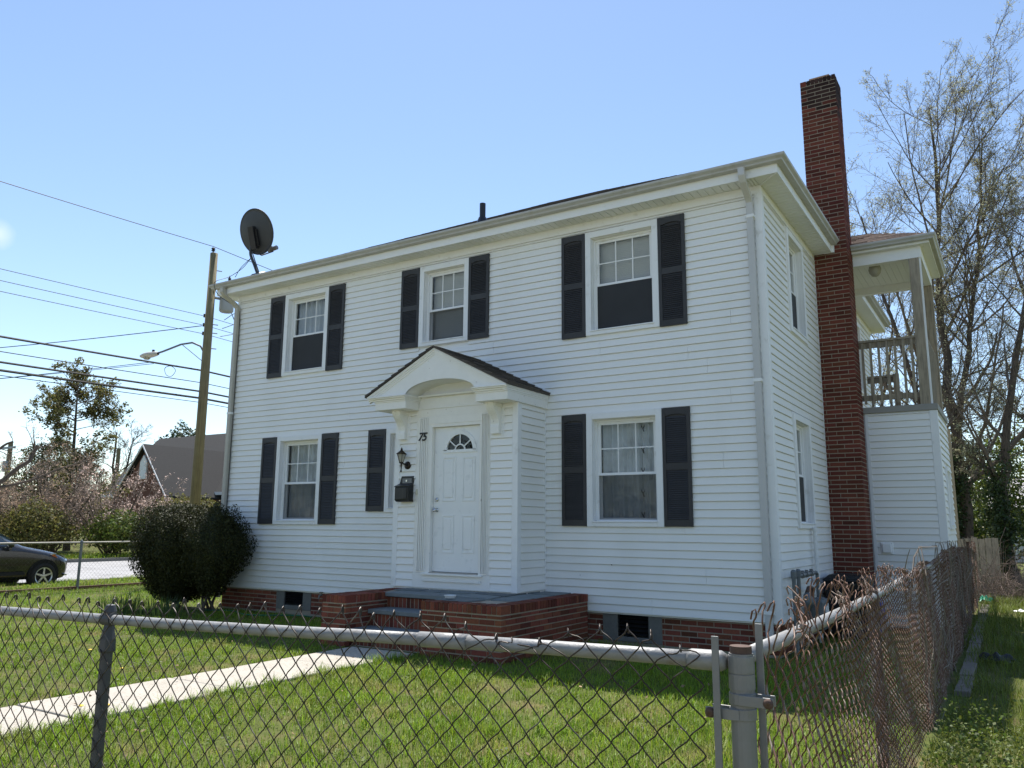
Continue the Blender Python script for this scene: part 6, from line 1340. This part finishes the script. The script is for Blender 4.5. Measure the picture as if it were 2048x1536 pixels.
cable('service_drop', (PX_-0.15, PY_-1.6, 5.72), (-34.0, -6.5, 4.4), 0.2, 0.009, 'pale thin wire slanting below the thick cable, upper one'); cable('service_drop', (PX_-0.15, PY_-1.5, 5.70), (-34.0, -7.6, 4.25), 0.2, 0.008, 'pale thin wire slanting below the thick cable, lower one')
b = MB(); b.tube([(PX_-0.15+0.02*math.sin(a), PY_-1.0+0.16*math.cos(a)*(1+0.1*math.sin(3*a)), 5.58+0.14*math.sin(a)) for a in np.linspace(0, 12.6, 40)], 0.008, 4); tag(b.build('slack_loop', cablem), 'coil of slack wire hanging on the thick cable by the pole', 'cable')
# ================================================================ parked car (only its front shows)
car = thing('parked_car', (-19.2, 0.0, -0.125), 'charcoal compact car parked on the street at the left edge', 'car')
CXC, GZ = -19.22, -0.125; YF_ = 2.02                 # centre line, ground, front bumper
# stations from the front: (distance back, half width at sill, at waist, at top edge, z sill, z waist(shoulder), z top centre)
ST = [(0.00, 0.52, 0.60, 0.40, 0.30, 0.52, 0.60), (0.06, 0.66, 0.74, 0.55, 0.22, 0.60, 0.70), (0.20, 0.76, 0.84, 0.66, 0.20, 0.68, 0.79), (0.42, 0.82, 0.88, 0.70, 0.20, 0.76, 0.86), (0.75, 0.85, 0.905, 0.72, 0.22, 0.84, 0.93), (1.10, 0.86, 0.91, 0.74, 0.22, 0.90, 0.99), (1.28, 0.86, 0.91, 0.73, 0.22, 0.93, 1.04), (1.75, 0.86, 0.91, 0.66, 0.22, 0.95, 1.34), (2.15, 0.86, 0.91, 0.62, 0.22, 0.97, 1.50), (2.6, 0.86, 0.91, 0.62, 0.22, 0.99, 1.56), (3.3, 0.86, 0.91, 0.61, 0.22, 1.01, 1.55), (3.9, 0.85, 0.90, 0.58, 0.24, 1.03, 1.42), (4.2, 0.80, 0.86, 0.52, 0.30, 1.02, 1.15), (4.32, 0.70, 0.74, 0.45, 0.40, 0.95, 1.0)]
V = []; Q = []; m_ = 12
for s_, w0, w1, w2, z0, z1, z2 in ST:
    z1, z2 = z1*1.05+0.01, z2*1.05+0.01
    half = [(w0*0.94, z0), (w0, z0+0.06), (w0+(w1-w0)*0.8, z0+(z1-z0)*0.45), (w1, z0+(z1-z0)*0.8), (w1*0.985, z1), (w2, z2-0.035*(z2-z1 > 0.2)-0.02)]
    ring = [(CXC+w, YF_-s_, GZ+z) for w, z in half]+[(CXC-w, YF_-s_, GZ+z) for w, z in reversed(half)]
    ring = ring[:6]+[(CXC+w2*0.4, YF_-s_, GZ+z2), (CXC-w2*0.4, YF_-s_, GZ+z2)]+ring[6:]
    V += ring
m_ = 14
for i in range(len(ST)-1):
    for j_ in range(m_-1): Q.append((i*m_+j_, i*m_+j_+1, (i+1)*m_+j_+1, (i+1)*m_+j_))
    Q.append((i*m_+m_-1, i*m_, (i+1)*m_, (i+1)*m_+m_-1))
b = MB(); b.add(V, Q); 
T = []
for base in (0, (len(ST)-1)*m_): T += [(base, base+k_, base+k_+1) for k_ in range(1, m_-1)]
b.t += T; body = b.build('body', carm, car, smooth=True); md = body.modifiers.new('sub', 'SUBSURF'); md.levels = 2; md.render_levels = 2
# side glass and windscreen, slightly proud
def patch(name, pts, m_, parent, th=0.006):
    b = MB(); n_ = len(pts); b.add(pts, [], [(0, i, i+1) for i in range(1, n_-1)]); return b.build(name, m_, parent)
for sg in (1, -1):
    X = lambda w: CXC+sg*w
    patch('side_window', [(X(0.905), YF_-1.52, GZ+1.050), (X(0.905), YF_-2.45, GZ+1.081), (X(0.70), YF_-2.45, GZ+1.532), (X(0.71), YF_-2.20, GZ+1.512), (X(0.80), YF_-1.85, GZ+1.312)], carglass, car)
    patch('side_window', [(X(0.905), YF_-2.55, GZ+1.081), (X(0.905), YF_-3.45, GZ+1.113), (X(0.70), YF_-3.40, GZ+1.512), (X(0.70), YF_-2.55, GZ+1.543)], carglass, car)
    b = MB(); b.lathe([(0.0, -0.06), (0.05, -0.06), (0.075, 0.0), (0.05, 0.05), (0.0, 0.06)], (X(1.00), YF_-1.62, GZ+1.092), 12, 'y'); b.box(min(X(0.88), X(0.97)), max(X(0.88), X(0.97)), YF_-1.66, YF_-1.58, GZ+0.97, GZ+1.060); b.build('mirror', carm, car, smooth=False, bevel=0.01)
    patch('headlamp', [(X(0.60), YF_-0.035, GZ+0.703), (X(0.74), YF_-0.10, GZ+0.661), (X(0.865), YF_-0.40, GZ+0.745), (X(0.88), YF_-0.62, GZ+0.850), (X(0.83), YF_-0.50, GZ+0.866), (X(0.70), YF_-0.15, GZ+0.792)], alloym, car)
    patch('headlamp_lens', [(X(0.605), YF_-0.025, GZ+0.706), (X(0.75), YF_-0.09, GZ+0.663), (X(0.875), YF_-0.39, GZ+0.747), (X(0.89), YF_-0.62, GZ+0.852), (X(0.84), YF_-0.49, GZ+0.869), (X(0.71), YF_-0.14, GZ+0.795)], lampgl, car)
    patch('turn_lens', [(X(0.892), YF_-0.42, GZ+0.745), (X(0.905), YF_-0.60, GZ+0.824), (X(0.90), YF_-0.50, GZ+0.840)], orangem, car)
    b = MB(); b.box(min(X(0.915), X(0.93)), max(X(0.915), X(0.93)), YF_-3.2, YF_-1.2, GZ+0.36, GZ+0.440); b.build('side_moulding', tyrem, car, bevel=0.006)
    for s_ in (0.74, 3.35):
        yc_, xc_ = YF_-s_, X(0.80)
        b = MB(); b.lathe([(0.0, 0), (0.375, 0), (0.385, 0.02*sg), (0.375, 0.115*sg), (0.0, 0.115*sg)], (X(0.795), yc_, GZ+0.350), 26, 'x'); b.build('wheel_arch', mat('arch liner', (0.006, 0.006, 0.006), 0.9, var=0), car)
        wh = MB(); wh.lathe([(0.19, -0.09*sg), (0.27, -0.10*sg), (0.31, -0.08*sg), (0.315, 0.0), (0.31, 0.08*sg), (0.28, 0.105*sg), (0.215, 0.10*sg), (0.20, 0.06*sg)], (X(0.83), yc_, GZ+0.315), 32, 'x'); o = wh.build('wheel', tyrem, car, smooth=True)
        r_ = MB(); xo = X(0.83)+sg*0.085
        r_.lathe([(0.188, 0.0), (0.215, 0.018*sg), (0.212, 0.022*sg), (0.190, 0.010*sg), (0.186, -0.05*sg)], (xo, yc_, GZ+0.315), 32, 'x', False)
        for i in range(5):
            a = 2*math.pi*i/5+0.3; c_, s2 = math.cos(a), math.sin(a)
            q = [(0.03, -0.03), (0.195, -0.02), (0.195, 0.02), (0.03, 0.03)]
            r_.prism(q, lambda u, v: (xo-sg*0.01, yc_+u*c_-v*s2, GZ+0.315+u*s2+v*c_), lambda u, v: (xo+sg*0.012, yc_+u*c_-v*s2*0.8, GZ+0.315+u*s2+v*c_*0.8))
        r_.lathe([(0.0, 0.02*sg), (0.04, 0.018*sg), (0.05, 0.0)], (xo, yc_, GZ+0.315), 14, 'x'); r_.build('rim', alloym, o)
        r_ = MB(); r_.lathe([(0.0, 0), (0.19, 0)], (xo-sg*0.04, yc_, GZ+0.315), 20, 'x'); r_.build('brake_shadow', blackpl, o)
patch('windscreen', [(CXC-0.66, YF_-1.30, GZ+1.118), (CXC+0.66, YF_-1.30, GZ+1.118), (CXC+0.60, YF_-2.02, GZ+1.538), (CXC-0.60, YF_-2.02, GZ+1.538)], carglass, car)
b = MB(); b.box(CXC-0.5, CXC+0.5, YF_-0.02, YF_+0.01, GZ+0.36, GZ+0.46); b.build('grille', blackpl, car, bevel=0.01)
b = MB(); b.box(CXC+0.62, CXC+0.80, YF_-0.16, YF_-0.09, GZ+0.30, GZ+0.34); b.build('fog_trim', chromem, car, bevel=0.006)
# ================================================================ grass
def grass(name, label, regions, seed, mats, cat='grass', tufts=()):
    """regions: (x0,x1,y0,y1,density,h0,h1,width). Blades are bent three-sided strips."""
    rg = np.random.default_rng(seed); X = []; H = []; Wd = []
    for x0, x1, y0, y1, den, h0, h1, wd in regions:
        n = int((x1-x0)*(y1-y0)*den); x = rg.uniform(x0, x1, n); y = rg.uniform(y0, y1, n)
        patchy = 0.5+0.5*np.sin(x*1.9+1.1*np.sin(y*1.3))*np.cos(y*1.6+0.9*np.sin(x*1.1))+0.25*np.sin(x*5.1+y*3.7)
        keep = rg.random(n) < np.clip(0.45+0.65*patchy, 0.25, 1); 
        ok = ~((x > -4.62) & (x < -3.75) & (y > -10.5) & (y < -2.1)) & ~((x > -10.05) & (x < 0.05) & (y > -0.02) & (y < 9.1)) & ~((x > -5.26) & (x < -2.46) & (y > -2.2) & (y < 0)) & ~((x > XS1-0.02) & (x < XS0+0.02)) & ~((y < -9.72) & (y > -11.33))
        ok &= ~((x > -0.06) & (x < 1.56) & (y > 3.1) & (y < 5.7))
        k2 = keep & ok; X.append(np.stack([x[k2], y[k2]], 1)); hh = rg.uniform(h0, h1, n)*np.clip(0.7+0.5*patchy, 0.4, 1.4); H.append(hh[k2]); Wd.append(np.full(k2.sum(), wd))
    for tx0, tx1, ty0, ty1, cnt, th in tufts:
        c0 = np.stack([rg.uniform(tx0, tx1, cnt), rg.uniform(ty0, ty1, cnt)], 1); kk = 34; p = np.repeat(c0, kk, 0)+rg.normal(0, 0.035, (cnt*kk, 2)); X.append(p); H.append(rg.uniform(0.5, 1.1, cnt*kk)*th*np.repeat(rg.uniform(0.6, 1.2, cnt), kk)); Wd.append(np.full(cnt*kk, 0.005))
    X = np.concatenate(X); H = np.concatenate(H); Wd = np.concatenate(Wd); n = len(X); a = rg.uniform(0, 2*np.pi, n); bend = rg.uniform(0.15, 0.95, n)*H; c_, s2 = np.cos(a), np.sin(a)
    ls = []
    for f, w in ((0.0, 1.0), (0.55, 0.85), (1.0, 0.08)):
        px = X[:, 0]+bend*f*f*c_; py = X[:, 1]+bend*f*f*s2; pz = H*(f-0.25*f*f*(bend/H)); 
        for sg in (-1, 1): ls.append(np.stack([px-sg*s2*Wd*w*0.5, py+sg*c_*Wd*w*0.5, pz], 1))
    V = np.stack(ls, 1).reshape(-1, 3); i = np.arange(n)[:, None]*6; Q = np.concatenate([i+np.array([[0, 1, 3, 2]]), i+np.array([[2, 3, 5, 4]])])
    o = link(name, npmesh(name, V, Q), mats, None); return tag(o, label, cat, kind='stuff')
grassm = mat('lawn grass', (0.20, 0.30, 0.024), 0.5, spec=0.3, var=0.3, vscale=1.3, rnd=0.5, hue=0.025, trans=0.45, col2=(0.30, 0.29, 0.09), c2scale=1.7, c2lo=0.52, c2hi=0.75)
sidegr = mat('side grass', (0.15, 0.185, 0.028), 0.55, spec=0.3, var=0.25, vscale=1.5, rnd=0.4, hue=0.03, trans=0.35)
grass('lawn_grass', 'short sunlit grass of the front lawn', [(-3.64, 1.70, -7.85, -0.1, 2300, 0.035, 0.09, 0.0050), (-10, -4.74, -7.6, -0.1, 1600, 0.025, 0.065, 0.0052), (-15.9, -10, -7, 4, 480, 0.04, 0.10, 0.007), (0.1, 1.68, -0.1, 3.1, 800, 0.05, 0.12, 0.005), (-3.6, 1.7, -9.2, -7.85, 900, 0.04, 0.10, 0.0045)], 101, grassm, tufts=[(-3.6, 1.6, -7.6, -2.3, 130, 0.13), (-9.8, -4.85, -7.2, -0.8, 150, 0.10), (-3.72, -3.60, -7.6, -2.4, 55, 0.12), (-4.80, -4.70, -7.6, -2.4, 30, 0.07)])
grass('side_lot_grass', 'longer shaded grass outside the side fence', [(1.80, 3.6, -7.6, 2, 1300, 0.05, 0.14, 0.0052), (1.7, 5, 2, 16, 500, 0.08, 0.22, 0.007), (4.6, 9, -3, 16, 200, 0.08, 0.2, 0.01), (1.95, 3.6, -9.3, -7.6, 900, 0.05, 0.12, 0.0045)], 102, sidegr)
grass('verge_grass', 'rough grass on the verges of the side street', [(-18.7, -16.06, -6, 10, 420, 0.05, 0.13, 0.010), (-35.5, -31.55, 4, 24, 150, 0.08, 0.22, 0.022)], 103, grassm)
rg = np.random.default_rng(6); n = 1700; Xc = np.stack([1.9+np.abs(rg.normal(0, 0.55, n)), rg.uniform(-7.2, -3.0, n), rg.uniform(0.02, 0.30, n)], 1)
V, Q = leaf_quads(np.repeat(Xc, 4, 0)+rg.normal(0, 0.03, (n*4, 3)), rg.normal(size=(n*4, 3))+np.array([0, 0, 1.]), 0.022*rg.uniform(0.6, 1.5, n*4), rg, 0.8); V[:, 2] = np.maximum(V[:, 2], 0.01)
tag(link('weeds', npmesh('weeds', V, Q), leafg, None), 'small leafy weeds growing along the outside of the side fence', 'weeds', kind='stuff')

rg = np.random.default_rng(16); n = 420; Xl = np.stack([rg.uniform(-10, 1.7, n), rg.uniform(-7.7, -0.6, n), rg.uniform(0.03, 0.07, n)], 1); Xl = Xl[~((Xl[:, 0] > -5.3) & (Xl[:, 0] < -2.4) & (Xl[:, 1] > -2.25))]
V, Q = leaf_quads(Xl, rg.normal(0, 0.5, Xl.shape)+np.array([0, 0, 1.]), 0.035*rg.uniform(0.5, 1.4, len(Xl)), rg, 0.6)
tag(link('fallen_leaves', npmesh('fallen_leaves', V, Q), mat('dry leaf', (0.24, 0.16, 0.085), 0.8, var=0.1, rnd=0.4), None), 'scattered dry brown leaf litter in the front lawn', 'leaf litter', kind='stuff')
rg = np.random.default_rng(17); n = 900; cc = np.stack([rg.uniform(-9.5, 1.5, 45), rg.uniform(-7.4, -2.6, 45), np.zeros(45)], 1); Xl = np.repeat(cc, 60, 0)+rg.normal(0, 1, (2700, 3))*np.array([0.13, 0.11, 0.0])+np.array([0, 0, 1.0])*rg.uniform(0.02, 0.06, (2700, 1)); Xl = Xl[~((Xl[:, 0] > -4.7) & (Xl[:, 0] < -3.66))]
V, Q = leaf_quads(Xl, rg.normal(0, 0.35, Xl.shape)+np.array([0, 0, 1.]), 0.022*rg.uniform(0.6, 1.4, len(Xl)), rg, 0.9)
tag(link('clover', npmesh('clover', V, Q), leafg, None), 'low patches of clover and broad leaf weeds in the lawn', 'clover', kind='stuff')
